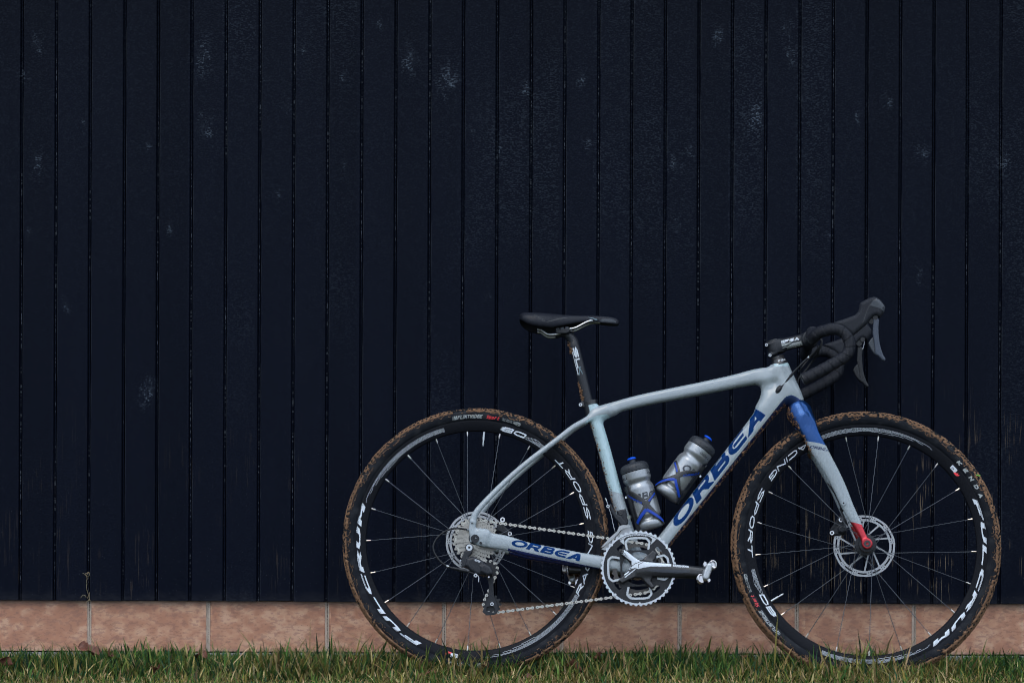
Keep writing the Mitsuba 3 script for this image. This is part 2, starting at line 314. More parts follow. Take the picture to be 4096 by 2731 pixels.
def wall_colour(p):
    b = cell_rand(board_id(p.x), 3.0, 1.0)
    base = mix((.0015, .0027, .0074), (.0024, .0039, .0100), b * .6 + .4 * fbm(p.x * 60, p.z * 4))
    m, ring = knot_mask(p)
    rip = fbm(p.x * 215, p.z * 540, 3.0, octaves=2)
    sheen = smoothstep(.54, .70, rip) * (.015 + .045 * smoothstep(.7, 1.6, p.z) + .9 * m * smoothstep(.42, .60, fbm(p.x * 90, p.z * 50, 6.0)) + .10 * smoothstep(.45, .75, cell_rand(board_id(p.x), 9.0, 4.0)) * smoothstep(.4, .7, fbm(p.x * 4 + 3, p.z * 2.2, 1.0)))  # sheen on the ripples and knots, painted in as paler colour
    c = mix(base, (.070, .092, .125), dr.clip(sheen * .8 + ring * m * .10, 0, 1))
    # paint worn off in thin upright flecks, most of them low down at the right
    reg = smoothstep(.80, .30, p.z) * (smoothstep(.55, 1.05, p.x) * .9 + .10)
    fl = smoothstep(.70, .82, fbm(p.x * 620, p.z * 15, 5.0, octaves=2)) * smoothstep(.46, .66, fbm(p.x * 17, p.z * 8, 9.0)) 
    c = mix(c, (.20, .155, .11), dr.clip(fl * reg * 1.5, 0, 1) * .6)
    # specks of dirt
    f1, f2, w = voronoi(p.x * 95, p.z * 95)
    sp = smoothstep(.085, .03, f1) * dr.select(w > .84, 1.0, 0.0) * (.35 + .65 * cell_rand(dr.floor(w * 999)))
    c = mix(c, (.18, .19, .20), sp * (.06 + .34 * smoothstep(.8, .15, p.z)))
    # glints on the joint tongues painted in as pale dashes; board arrises worn pale
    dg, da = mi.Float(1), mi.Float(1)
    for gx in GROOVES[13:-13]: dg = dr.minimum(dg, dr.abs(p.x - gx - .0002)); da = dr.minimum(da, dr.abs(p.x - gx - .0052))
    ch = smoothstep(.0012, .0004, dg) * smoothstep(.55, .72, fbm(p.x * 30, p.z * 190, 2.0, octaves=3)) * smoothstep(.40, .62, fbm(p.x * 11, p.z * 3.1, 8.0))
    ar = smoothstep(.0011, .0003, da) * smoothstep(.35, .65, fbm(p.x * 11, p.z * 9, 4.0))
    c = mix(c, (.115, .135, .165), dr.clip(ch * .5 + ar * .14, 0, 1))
    # splashed dirt along the foot
    low = smoothstep(.20, .155, p.z + .02 * fbm(p.x * 40, 1.0))
    return mix(c, (.035, .036, .04), low * .35 * fbm(p.x * 70, p.z * 200))
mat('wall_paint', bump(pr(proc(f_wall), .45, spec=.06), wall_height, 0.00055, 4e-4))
mat('board_edge', pr((.0015, .002, .0045), .5, spec=.08))

def tile_colour(p, n, uv):
    t = dr.floor((p.x + 1.1345 + 0.3225 * 40) / 0.3225); r = cell_rand(t, 7.0, 2.0)
    x, z = p.x + r * 5, p.z + r * 3
    a = fbm(x * 9, z * 13, 1.0, octaves=3); b = fbm(x * 34 + 3, z * 48, 5.0, octaves=5); d = fbm(x * 110, z * 240, 2.0, octaves=4)
    c = mix((.305, .146, .092), (.400, .232, .152), smoothstep(.34, .66, a * .3 + b * .7) * .85 + .15 * r)
    c = mix(c, (.45, .30, .22), smoothstep(.52, .80, b) * .40)
    c = mix(c, (.20, .105, .080), smoothstep(.50, .68, d) * .55 + smoothstep(.58, .78, 1 - b) * .22)
    f1, f2, w = voronoi(p.x * 60, p.z * 60)
    c = mix(c, (.08, .06, .055), smoothstep(.06, .03, f1) * dr.select(w > .86, 1.0, 0.0) * .8)
    edge = smoothstep(.010, .0, dr.abs(p.z - .0165)) * .4 + smoothstep(.143, .153, p.z + .006 * b) * .35
    return mix(c, (.20, .16, .14), edge)
mat('tile_glaze', bump(pr(proc(tile_colour), .55, spec=.35), lambda p, n, uv: fbm(p.x * 160, p.z * 160, 1.0), .0004))
mat('grout', pr(proc(lambda p, n, uv: mix((.25, .20, .165), (.38, .31, .26), fbm(p.x * 200, p.z * 90))), .9, spec=.1))
mat('concrete', bump(pr(proc(lambda p, n, uv: mix((.10, .105, .105), (.22, .22, .21), fbm(p.x * 50, p.y * 50, p.z * 70, octaves=4))), .9, spec=.15), lambda p, n, uv: fbm(p.x * 300, p.y * 300, p.z * 300), .001))
mat('soil', pr(proc(lambda p, n, uv: mix(mix((.020, .016, .010), (.05, .042, .022), fbm(p.x * 60, p.y * 60, octaves=4)), (.045, .06, .022), smoothstep(-.7, -2.0, p.y))), .95, spec=.1))

def loc(p):
    q = [INV[i][0] * p.x + INV[i][1] * p.y + INV[i][2] * p.z + INV[i][3] for i in range(3)]
    return q
def inside(u, v, poly):
    r = mi.Bool(False)
    for (x0, y0), (x1, y1) in zip(poly, poly[1:] + poly[:1]):
        r ^= ((y0 > v) != (y1 > v)) & (u < (x1 - x0) * (v - y0) / (y1 - y0 + 1e-9) + x0)
    return r
GREY, AQUA, NAVY, RED = (.192, .226, .252), (.248, .345, .382), (.004, .010, .055), (.34, .020, .030)
Z_AQUA = [(192.8,660.4),(200.9,666.7),(220.4,675.8),(245.2,680.0),(261.1,668.9),(300.0,466.9),(286.4,471.7),(252.6,481.2),(235.2,482.8),(186.3,650.6)]
Z_COLLAR = [(174.9,680.8),(192.0,682.5),(204.2,689.2),(226.1,703.9),(220.4,721.2),(174.8,712.8)]
Z_BLUE = [(697.5,710.7),(710.6,725.5),(723.6,730.5),(735.8,726.2),(747.9,719.4),(760.5,715.9),(812.5,701.7),(811.7,644.4),(682.1,635.7)] + [(554.0,375.4),(521.4,310.8),(376.5,261.8),(402.8,339.9)]
Z_STRIPE = [(-7.2,325.5),(236.4,275.5),(274.9,264.8),(274.9,216.9),(-29.7,263.1),(-9.9,317.4)]
Z_HEADTOP = [(683.8,804.9),(700.1,806.9),(728.7,807.0),(732.9,829.5),(674.3,829.2)]
def frame_paint(p, n, uv):
    u, v, w = loc(p)
    c = mi.Color3f(*GREY)
    sel = lambda z, k: dr.select(inside(u, v, z), mi.Color3f(*k), c)
    c = sel(Z_AQUA, AQUA); c = sel(Z_COLLAR, AQUA); c = sel(Z_HEADTOP, AQUA); c = sel(Z_BLUE, (.0008, .018, .10)); c = sel(Z_STRIPE, NAVY)
    # dried splashes of mud thrown up behind the wheels
    f1, f2, r = voronoi(u * .16, v * .16); s = smoothstep(.20, .10, f1) * dr.select(r > .80, 1.0, 0.0)
    back = inside(u, v, Z_MUD)
    return mix(c, (.13, .075, .035), s * dr.select(back, .75, .10))
Z_MUD = [(187.9,675.1),(207.4,667.0),(225.4,601.7),(240.1,536.5),(257.9,474.8),(283.8,374.5),(257.9,374.4),(178.3,601.4)] 
def frame_metal(p, n, uv):
    u, v, w = loc(p); return dr.select(inside(u, v, Z_BLUE), mi.Float(.75), mi.Float(0))
mat('frame_paint', pr(proc(frame_paint), .30, proc(frame_metal), spec=.25, clearcoat=1.0, clearcoat_gloss=.97))
F_BLUE = [(751.1,614.0),(760.3,608.4),(780.1,604.7),(797.7,601.2),(812.2,596.4),(833.7,633.9),(762.2,731.5),(649.0,731.0),(696.5,633.3)]
F_RED = [(853.6,402.0),(873.6,398.4),(901.8,390.5),(949.4,383.2),(963.9,295.2),(852.1,294.6)]
def fork_paint(p, n, uv):
    u, v, w = loc(p); c = mi.Color3f(*GREY)
    c = dr.select(inside(u, v, F_BLUE), mi.Color3f(.0003, .029, .118), c)
    return dr.select(inside(u, v, F_RED), mi.Color3f(*RED), c)
def fork_metal(p, n, uv):
    u, v, w = loc(p); return dr.select(inside(u, v, F_BLUE) | inside(u, v, F_RED), mi.Float(.75), mi.Float(0))
mat('fork_paint', pr(proc(fork_paint), .24, proc(fork_metal), spec=.2, clearcoat=.5, clearcoat_gloss=.98))
mat('lettering_blue', pr((.0002, .0185, .088), .35, spec=.02, clearcoat=.08, clearcoat_gloss=.95))
mat('lettering_navy', pr((.004, .012, .055), .3, spec=.2, clearcoat=.4))
mat('lettering_white', pr((.43, .475, .53), .45, spec=.2))
mat('lettering_silver', pr((.27, .30, .31), .4, spec=.2))
mat('lettering_red', pr((.55, .03, .04), .5))
mat('lettering_dark', pr((.03, .035, .045), .5))
mat('lettering_shade', pr((.07, .12, .15), .45))
mat('rubber', bump(pr(proc(lambda p, n, uv: mix((.0046, .0060, .0095), (.020, .022, .026), smoothstep(.45, .75, fbm(p.x * 45, p.y * 45, p.z * 45, octaves=4)) * .55)), .65, spec=.10), lambda p, n, uv: fbm(p.x * 500, p.y * 500, p.z * 500), .0003))
mat('knob_rubber', pr((.007, .0075, .009), .7, spec=.3))
mat('mud', bump(pr(proc(lambda p, n, uv: mix((.036, .020, .012), (.200, .115, .068), fbm(p.x * 130, p.y * 130, p.z * 130, octaves=4))), .9, spec=.15), lambda p, n, uv: fbm(p.x * 700, p.y * 700, p.z * 700), .0008))
mat('rim_black', pr((.0042, .005, .0078), .5, spec=.16))
mat('spoke_steel', pr((.09, .10, .115), .35, .9))
mat('nipple_alloy', pr((.42, .41, .38), .25, .95))
mat('alloy', pr((.40, .42, .44), .28, .95))
mat('alloy_satin', pr((.33, .355, .38), .45, .75))
mat('rotor_steel', pr((.27, .28, .295), .40, .85))
mat('chain_plate', pr((.34, .33, .30), .34, .85))
mat('chain_dark', pr((.05, .048, .048), .5, .7))
mat('cog_steel', pr((.25, .238, .215), .32, .9))
mat('chrome', pr((.48, .48, .49), .14, 1.0))
mat('black_plastic', pr((.008, .0095, .013), .45))
mat('black_gloss', pr((.008, .009, .012), .16, clearcoat=.8))
mat('black_satin', pr((.010, .0118, .0165), .40))
mat('dark_grey', pr((.028, .034, .044), .45))
mat('hood_rubber', pr((.0125, .0145, .020), .62, spec=.25))
mat('lever_paint', pr((.036, .045, .064), .36, spec=.4))
mat('bar_tape', bump(pr((.0085, .010, .015), .50, spec=.35), lambda p, n, uv: dr.sin((p.z * .9 + p.x * .35 + .0012 * dr.sin(p.x * 700)) * 2600), .00025, 2e-4))
mat('saddle_cover', pr((.0085, .010, .0155), .42, spec=.3))
mat('bottle_body', pr((.21, .228, .248), .32, .6, clearcoat=.2))
mat('bottle_cap', pr((.018, .021, .027), .45))
mat('valve_blue', pr((.003, .055, .42), .4, spec=.2))
mat('cage_blue', pr((.002, .030, .25), .3, spec=.2, clearcoat=.3))
mat('red_anodised', pr((.36, .018, .028), .30, .2, clearcoat=.6))
mat('carbon_gloss', pr((.012, .012, .014), .12, clearcoat=1.0))

# ---------------------------------------------------------------- the setting: ground, timber wall, tiled plinth, ledge
g = trimesh.creation.box([300, 300, 0.5]); g.apply_translation([0, 150 - 160, -0.25]); put('ground', g, 'soil', smooth=False, kind='structure')
b = trimesh.creation.box([5.6, 0.10, 0.094]); b.apply_translation([0, WALL_Y + 0.008 + 0.05, -0.035]); put('concrete_ledge', b, 'concrete', smooth=False, kind='structure')

labels['timber_wall'] = {'label': 'black painted wall of upright tongue and groove boards behind the bicycle', 'category': 'wall'}
b = trimesh.creation.box([5.6, 0.16, 2.55]); b.apply_translation([0, WALL_Y + 0.022 + 0.08, 0.17 + 1.275]); put('backing', b, 'board_edge', 'timber_wall', smooth=False)
for i in range(len(GROOVES) - 1):
    a0, a1 = GROOVES[i] + .0043, GROOVES[i + 1] - .0043
    Y = WALL_Y + rng.uniform(-.0006, .0006); e = rng.uniform(.0015, .0026)
    pts = [(a0, Y + .020), (a0, Y + e), (a0 + .0008, Y + .0007), (a0 + e, Y), (a1 - e, Y), (a1 - .0008, Y + .0007), (a1, Y + e), (a1, Y + .0085), (a1 + .0022, Y + .0080), (a1 + .0030, Y + .0050), (a1 + .0036, Y + .0036), (a1 + .0045, Y + .0032),
           (a1 + .0054, Y + .0036), (a1 + .0060, Y + .0050), (a1 + .0066, Y + .0080), (a1 + .0083, Y + .0085), (a1 + .0083, Y + .020)]
    h = 2.5; z0 = .1555 + rng.uniform(-.0012, .0012)
    m = trimesh.creation.extrude_polygon(Polygon(pts), h, engine='earcut'); m.apply_translation([0, 0, z0])
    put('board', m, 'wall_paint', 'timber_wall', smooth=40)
b = trimesh.creation.box([5.6, .40, .05]); b.apply_translation([0, WALL_Y - .20 + .12, 2.28]); put('added_shade_board', b, 'board_edge', 'timber_wall', smooth=False)  # unseen board added above the view to shade the top of the wall
labels['tiled_plinth'] = {'label': 'low plinth of mottled terracotta tiles under the black boards', 'category': 'plinth'}
b = trimesh.creation.box([5.6, 0.10, 0.143]); b.apply_translation([0, WALL_Y + .0225 + .05, .0155 + .0715]); put('mortar', b, 'board_edge', 'tiled_plinth', smooth=False)
TJ = [q[0] for q in [(-1.1464,0.0808),(-0.8232,0.0820),(-0.5001,0.0833),(-0.1817,0.0845),(0.1379,0.0857),(0.4587,0.0870),(0.7771,0.0882),(1.0955,0.0894)]]
TJ = [TJ[0] - .3225 * k for k in range(5, 0, -1)] + TJ + [TJ[-1] + .3225 * k for k in range(1, 5)]
for i in range(len(TJ) - 1):
    w = TJ[i + 1] - TJ[i] - .0105
    t = trimesh.creation.extrude_polygon(box(-w / 2 + .001, -.068, w / 2 - .001, .068).buffer(.001, 2), .008, engine='earcut')
    V = t.vertices; V[V[:, 2] > .004] *= [.9955, .988, 1]
    t.apply_transform(trimesh.transformations.rotation_matrix(math.pi / 2, [1, 0, 0])); t.apply_transform(trimesh.transformations.rotation_matrix(rng.uniform(-.004, .004), [0, 1, 0]))
    t.apply_translation([(TJ[i] + TJ[i + 1]) / 2, WALL_Y + .0235 + rng.uniform(-.0004, .0008), .0165 + .0685]); put('tile', t, 'tile_glaze', 'tiled_plinth', smooth=False)
    for x0, x1 in ((-.0053, rng.uniform(-.0012, .0008)), (None, .0053)):
        x0 = last + .0011 if x0 is None else x0; last = x1
        if x1 - x0 > .001:
            t = trimesh.creation.box([x1 - x0, .01, .137]); t.apply_transform(trimesh.transformations.rotation_matrix(rng.uniform(-.006, .006), [0, 1, 0])); t.apply_translation([TJ[i] + (x0 + x1) / 2, WALL_Y + .0163 + .005, .0847]); put('pointing', t, 'grout', 'tiled_plinth', smooth=False)
# grass: blades standing in the strip in front of the wall
def blades(n, x0, x1, y0, y1, seed):
    r = np.random.default_rng(seed)
    x, y = r.uniform(x0, x1, n), r.uniform(y0, y1, n)
    d = meshkit.fbm(np.c_[x * 5, y * 9, 0 * x], 3, 2); d2 = meshkit.fbm(np.c_[x * 2.1 + 7, y * 4, 0 * x], 2, 5)
    keep = (d > r.uniform(.22, .50, n)) & (y < WALL_Y - .012)
    x, y, d, d2 = x[keep], y[keep], d[keep], d2[keep]; n = len(x)
    mid = np.exp(-((y - .02) / .11) ** 2)
    h = r.gamma(6, 1 / 6, n) * (.017 + .023 * mid + .017 * (d2 - .45) * 2 + .002 * (y > .2))
    tall = r.random(n) < .010; h = np.where(tall, h * r.uniform(1.3, 1.75, n), h)
    return x, y, h, d, d2, r
def ribbon(x, y, h, w, az, lean, curl, col, z=0.0):
    n = len(x); t = np.array([0, .35, .7, 1.0]); wt = np.array([.75, 1, .72, 0])
    dx, dy = np.cos(az), np.sin(az)
    off = h[:, None] * (lean[:, None] * t + curl[:, None] * t ** 2.4); zz = z + h[:, None] * t * np.sqrt(np.clip(1 - (lean[:, None] * .6 + curl[:, None] * .5 * t) ** 2, .12, 1))
    c = np.stack([x[:, None] + dx[:, None] * off, y[:, None] + dy[:, None] * off, zz], -1)
    sx, sy = -dy, dx; side = np.stack([sx, sy, 0 * sx], -1)[:, None, :] * (w[:, None] * wt)[:, :, None] * .5
    V = np.concatenate([c[:, :3] - side[:, :3], c[:, :3] + side[:, :3], c[:, 3:]], 1)      # 0-2 left, 3-5 right, 6 tip
    F = np.array([[0, 3, 4], [0, 4, 1], [1, 4, 5], [1, 5, 2], [2, 5, 6]])
    F = (F[None] + (np.arange(n) * 7)[:, None, None]).reshape(-1, 3)
    C = np.repeat(col[:, None, :], 7, 1); C[:, [0, 3]] *= .6  # blade feet darkened, painting in the shade low in the turf
    return V.reshape(-1, 3), F, C.reshape(-1, 3)
PAL = np.array([(.030, .066, .020), (.044, .088, .024), (.070, .104, .026), (.022, .052, .027), (.135, .120, .036), (.22, .165, .075), (.32, .25, .13)])
def grass(name, n, x0, x1, y0, y1, seed):
    x, y, h, d, d2, r = blades(n, x0, x1, y0, y1, seed); n = len(x)
    dry = np.clip(.26 - y * 2.4 + (d2 - .5) * .9 + .05 * (x > .6), .08, .78)
    k = np.where(r.random(n) < dry, r.choice([4, 5, 6, 4, 2], n), r.choice([0, 1, 2, 3], n))
    col = PAL[k] * r.uniform(.5, 1.75, (n, 1)) * r.uniform(.9, 1.1, (n, 3))
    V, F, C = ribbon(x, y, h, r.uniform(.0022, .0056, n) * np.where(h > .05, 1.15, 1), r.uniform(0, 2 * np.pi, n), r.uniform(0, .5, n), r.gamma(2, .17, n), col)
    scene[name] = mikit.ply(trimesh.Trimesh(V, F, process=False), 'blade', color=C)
mat('blade', {'type': 'principledthin', 'base_color': {'type': 'mesh_attribute', 'name': 'vertex_color'}, 'roughness': .45, 'diff_trans': .7, 'spec_trans': 0.0, 'eta': 1.3})
grass('grass', 66000, -1.75, 1.75, -.34, WALL_Y, 11)
grass('grass__001', 110000, -2.8, 2.8, -2.2, -.34, 12)
labels['grass'] = {'label': 'short green and straw coloured grass growing along the foot of the wall', 'category': 'grass', 'kind': 'stuff'}
# a few long blades that stand above the rest
LB = [(-1195.8,61.4),(-1088.2,36.5),(-997.2,62.6),(-1201.3,35.8),(-1266.0,35.4),(-253.5,35.1),(-168.0,38.8),(-339.9,41.0),(213.1,38.0),(203.5,34.7),(145.7,37.6),(652.3,40.6),(735.6,41.1),(799.5,38.3),(1291.9,50.8),(1301.5,50.9),(1157.9,56.4),(1192.9,50.2),(1308.0,57.3),(306.2,38.5),(453.7,39.4),(-420.4,40.5),(-904.1,37.6),(-716.9,38.7),(-607.2,39.4)]
r = np.random.default_rng(4); n = len(LB)
x = np.array([q[0] for q in LB]) / 1000; y = r.uniform(-.02, .12, n); h = r.uniform(.055, .09, n); h[0] = .09; h[14] = .11
az = np.where(r.random(n) < .5, 0, np.pi) + r.normal(0, .3, n); az[14:17] = [np.pi, np.pi - .2, 0]
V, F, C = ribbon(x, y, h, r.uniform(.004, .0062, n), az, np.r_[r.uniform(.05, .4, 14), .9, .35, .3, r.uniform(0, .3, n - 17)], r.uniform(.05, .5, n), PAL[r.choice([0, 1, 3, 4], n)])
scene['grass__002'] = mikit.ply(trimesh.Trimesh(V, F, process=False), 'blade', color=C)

# fallen leaves lying in the grass
mat('dry_leaf', pr(proc(lambda p, n, uv: mix((.040, .014, .010), (.15, .060, .038), fbm(p.x * 160, p.y * 160, p.z * 160, octaves=4))), .6, spec=.3), True)
def leaf(size, seed, fold):
    r = np.random.default_rng(seed); n, m = 15, 9; s, t = np.meshgrid(np.linspace(0, 1, n), np.linspace(-1, 1, m), indexing='ij')
    wd = .40 * np.sin(np.pi * np.clip(s, .0, 1) ** .8) ** .8 * (1 + .10 * np.sin(s * 40 + seed)); x = (s - .5); yv = t * wd
    zv = fold * np.abs(t) ** 1.3 * wd * 1.1 + .16 * np.sin(3.1 * s + seed) + .09 * np.sin(7 * s + 2 * t + seed * 2) + r.normal(0, .01, s.shape)
    V = np.stack([x, yv, zv], -1).reshape(-1, 3) * size
    I, J = np.meshgrid(np.arange(n - 1), np.arange(m - 1), indexing='ij'); q = np.stack([I * m + J, (I + 1) * m + J, (I + 1) * m + J + 1, I * m + J + 1], -1).reshape(-1, 4)
    L = trimesh.Trimesh(V, np.vstack([q[:, [0, 1, 2]], q[:, [0, 2, 3]]]), process=False)
    stem = sweep(crv([(-.5 * size, 0, zv[0, m // 2] * size), (-.62 * size, .02 * size, .02 * size), (-.74 * size, 0, .06 * size)], 6), .0009, 5)
    return cat(L, stem)
LV = [(376, 2604, .062, .10, 'large crumpled brown leaf on the grass at the left below the tile joint'), (458, 2622, .034, .10, 'small crumpled brown leaf just right of the large crumpled leaf at the left'),
      (40, 2655, .036, .0, 'brown leaf in the grass at the far left edge'), (822, 2636, .040, .08, 'dark brown leaf in the grass left of the rear wheel'),
      (1424, 2652, .038, .05, 'dark red brown leaf in front of the rear edge of the rear wheel'), (1720, 2694, .036, -.05, 'pale brown leaf in the grass under the rear wheel, nearest the camera'),
      (1950, 2664, .028, .0, 'brown leaf half hidden in the grass below the rear derailleur'), (2119, 2704, .024, -.05, 'dark purple brown leaf low in the grass right of the rear hub'),
      (2304, 2672, .054, .0, 'bright rusty brown curled leaf in the grass between the two wheels'), (2396, 2640, .046, .10, 'brown leaf behind the bright rusty leaf, close to the plinth'),
      (2470, 2640, .026, .10, 'small brown leaf right of the two leaves between the wheels'), (640, 2684, .030, -.05, 'brown leaf low in the grass left of centre'), (2976, 2624, .020, .12, 'tiny dark leaf in the grass left of the front wheel')]
for i, (px, py, sz, yy, lab) in enumerate(LV):
    z = .8616 - (py - 1365.5) * (6.4 + yy) / 9969; xx = (px - 2048) * (6.4 + yy) / 9969
    m = leaf(sz, i + 3, .5 + .25 * math.sin(i * 2.3)); m.apply_transform(trimesh.transformations.euler_matrix(.35 + .5 * math.sin(i), .25 * math.cos(i * 1.7), i * 1.9, 'sxyz'))
    m.apply_translation([xx, yy - .045, z + .007]); put('fallen_leaf', m, 'dry_leaf', smooth=True, label=lab, category='leaf', group='dry leaves fallen in the grass')

# a dry tendril hanging from the board joint above the plinth at the left
mat('straw', pr((.24, .195, .12), .8))
tend = [[(-1.1505,0.1463),(-1.1493,0.1533),(-1.1446,0.1581),(-1.1435,0.1652)], [(-1.1485,0.1543),(-1.1438,0.1555),(-1.1403,0.1567)], [(-1.1414,0.1555),(-1.1426,0.1661),(-1.1427,0.1791)], [(-1.1495,0.2005),(-1.1507,0.2076),(-1.1496,0.2158),(-1.1520,0.2229),(-1.1567,0.2276),(-1.1614,0.2288)], [(-1.1520,0.2229),(-1.1484,0.2276),(-1.1449,0.2335)], [(-1.1567,0.2276),(-1.1508,0.2300),(-1.1449,0.2312),(-1.1425,0.2253),(-1.1472,0.2217),(-1.1520,0.2241)],
        [(-1.1671,0.1615),(-1.1635,0.1674),(-1.1588,0.1710),(-1.1541,0.1686),(-1.1517,0.1628)], [(-1.1495,0.2005),(-1.1506,0.1875),(-1.1471,0.1757),(-1.1482,0.1616)]]
put('dry_tendril', cat([sweep(crv([(q[0], WALL_Y - .003 - .002 * (k % 2), q[1]) for k, q in enumerate(t)], 16), .0005, 5) for t in tend]), 'straw', smooth=True,
    label='thin straw coloured dry tendril stuck to the black boards above the plinth at the left', category='plant stem')

# ================================================================ the bicycle
BK = 'gravel_bike'
labels[BK] = {'label': 'muddy grey gravel bicycle with blue lettering leaning on the black timber wall', 'category': 'bicycle'}
AX_R, AX_F, BB = np.array([-93.2, 351.0]), np.array([914.2, 343.9]), np.array([326.3, 277.8])
def P3(q, w): return [(a[0], a[1], w) for a in q]

# ---------------------------------------------------------------- wheels
def rim_w(r):      # half width of the rim at radius r
    return np.interp(r, [283.5, 285, 292, 303, 307, 308, 312], [2.5, 5.2, 8.6, 10.9, 11.2, 11.8, 11.8])
def polar(a0, r0, cw, near=True, rw=rim_w, lift=.3):
    """lettering round a wheel: x runs clockwise (tops outward) or counter-clockwise (tops inward) from the angle a0, baseline at r0"""
    def fn(v):
        r = r0 + v[:, 1] if cw else r0 - v[:, 1]
        a = math.radians(a0) + (-1 if cw else 1) * v[:, 0] / r0
        return np.c_[r * np.cos(a), r * np.sin(a), -(rw(r) + lift)]
    return fn
def tyre_prof(R, s=1.0):
    k = (R - 311) / 34.7
    return [(311, -10.5), (313.5, -13.4), (317, -15.6), (321 + k, -17.0), (326, -17.6), (331, -17.3), (335 * (.3 + .7) , -16.0), (338.2, -13.6), (340.5, -10), (R - 3.6, -5.5), (R - 3.0, 0)]
def wheel(part, centre, R, M0, rot, spoke0, trip0, disc_far, valve, mud_seed, heavy):
    W = BK + '__' + part; M = M0 @ trimesh.transformations.translation_matrix([centre[0], centre[1], 0])
    half = tyre_prof(R); prof = half + [(r, -w) for r, w in half[-2::-1]]
    put('tyre', fixn(rev(prof, 240)), 'rubber', W, M, smooth=40)
    tw = lambda r: np.interp(r, [q[0] for q in half[:7]], [-q[1] for q in half[:7]])
    # tread: side knobs on both shoulders, diamonds on the crown
    kb = [(-3.0, -2.2), (3.0, -2.2), (3.6, 0), (2.6, 2.2), (-2.6, 2.2), (-3.6, 0)]
    def knob(sx, sy, h):
        m = trimesh.creation.extrude_polygon(Polygon([(a * sx, b * sy) for a, b in kb]), h, engine='earcut'); V = m.vertices; V[V[:, 2] > h / 2, :2] *= .82; return m
    ks, r = [], np.random.default_rng(mud_seed); n = 176
    for i in range(n):
        th = 2 * math.pi * i / n
        for (dth, wv, tilt, sx, sy, h) in ((0, -12.6, -42, 1.0, 1.2, 3.3), (0, 12.6, 42, 1.0, 1.2, 3.3), (.5, -8.3, -20, .62, .8, 2.8), (.5, 8.3, 20, .62, .8, 2.8), (0, -4, -8, .55, .7, 2.5), (.5, 0, 0, .6, .7, 2.6), (0, 4, 8, .55, .7, 2.5)):
            m = knob(sx, sy, h); rb = np.interp(abs(wv), [0, 5.5, 10, 13.6], [R - 3.2, R - 3.9, 340.0, 337.6]) - .5
            m.apply_transform(trimesh.transformations.rotation_matrix(math.radians(-tilt), [1, 0, 0])); m.apply_translation([0, wv, rb])
            A = np.eye(4); t2 = th + dth * 2 * math.pi / n; A[:3, 0] = [-math.sin(t2), math.cos(t2), 0]; A[:3, 1] = [0, 0, 1]; A[:3, 2] = [math.cos(t2), math.sin(t2), 0]
            m.apply_transform(A); ks.append(m)
    k = put('tread', cat(ks), 'knob_rubber', W, M, smooth=False); labels[k] = {'kind': 'stuff'}
    # mud caked between the knobs and down the shoulders
    nt, nw = 1500, 30; th = np.arange(nt) * 2 * math.pi / nt
    arc = np.array([(322, -17.1), (326, -17.6), (331, -17.3), (335, -16.0), (338.2, -13.6), (340.5, -10), (R - 3.6, -5.5), (R - 3.0, 0)]); arc = np.vstack([arc, [(a, -b) for a, b in arc[-2::-1]]])
    s = np.r_[0, np.cumsum(np.linalg.norm(np.diff(arc, axis=0), axis=1))]; ss = np.linspace(0, s[-1], nw); pr_, pw = np.interp(ss, s, arc[:, 0]), np.interp(ss, s, arc[:, 1])
    tg = np.gradient(np.c_[pr_, pw], axis=0); nn = np.c_[-tg[:, 1], tg[:, 0]]; nn /= np.linalg.norm(nn, axis=1, keepdims=True); nn *= np.where((nn[:, 0] < -.3)[:, None], -1, 1)
    if nn[nw // 2, 0] < 0: nn = -nn
    Tg, Sg = np.meshgrid(th, ss, indexing='ij'); q = np.stack([np.cos(Tg) * 345, np.sin(Tg) * 345, Sg], -1)
    edge = np.minimum(Sg, s[-1] - Sg)                     # distance from the lower edge of the band
    big = meshkit.fbm(q / 26.0, 3, mud_seed); mid = meshkit.fbm(q / 7.5, 3, mud_seed + 9); fine = meshkit.fbm(q / 2.6, 2, mud_seed + 4)
    hv = heavy(Tg)
    thr = .435 + .16 * np.clip(1 - (edge - 7) / 9, 0, 1.6) - .10 * hv + .05 * np.clip((edge - 20) / 6, 0, 1)
    cover = .5 * big + .5 * mid - thr
    th_ = np.clip(cover * 30, -1.6, 1.1 + 1.6 * hv); th_ += (fine - .5) * 3.0 * np.clip(th_ + .3, 0, 1)
    th_ = np.clip(th_, -1.6, 4.2)
    Rr, Ww = pr_[None] + nn[None, :, 0] * th_, pw[None] + nn[None, :, 1] * th_
    V = np.stack([Rr * np.cos(Tg), Rr * np.sin(Tg), Ww], -1).reshape(-1, 3)
    I, J = np.meshgrid(np.arange(nt), np.arange(nw - 1), indexing='ij'); i2 = (I + 1) % nt
    Q = np.stack([I * nw + J, i2 * nw + J, i2 * nw + J + 1, I * nw + J + 1], -1).reshape(-1, 4)
    above = (th_ > 0).reshape(-1); Q = Q[above[Q].any(1)]
    m = trimesh.Trimesh(V, np.vstack([Q[:, [0, 1, 2]], Q[:, [0, 2, 3]]]), process=False); m.remove_unreferenced_vertices()
    if (m.face_normals * (m.triangles_center * [1, 1, 0])).sum(1).mean() < 0: m.invert()
    k = put('mud', m, 'mud', W, M, smooth=True, label='dried brown mud caked in the tread'); labels[k]['kind'] = 'stuff'
    # rim, valve, nipples, spokes
    hp = [(283.5, 0), (283.5, -2.5), (285, -5.2), (292, -8.6), (303, -10.9), (307, -11.2), (307.3, -11.8), (311.8, -11.8), (312.2, -11.2), (312, -9), (304, -9), (302, 0)]
    put('rim', fixn(rev(hp + [(a, -b) for a, b in hp[-2:0:-1]], 200)), 'rim_black', W, M, smooth=30)
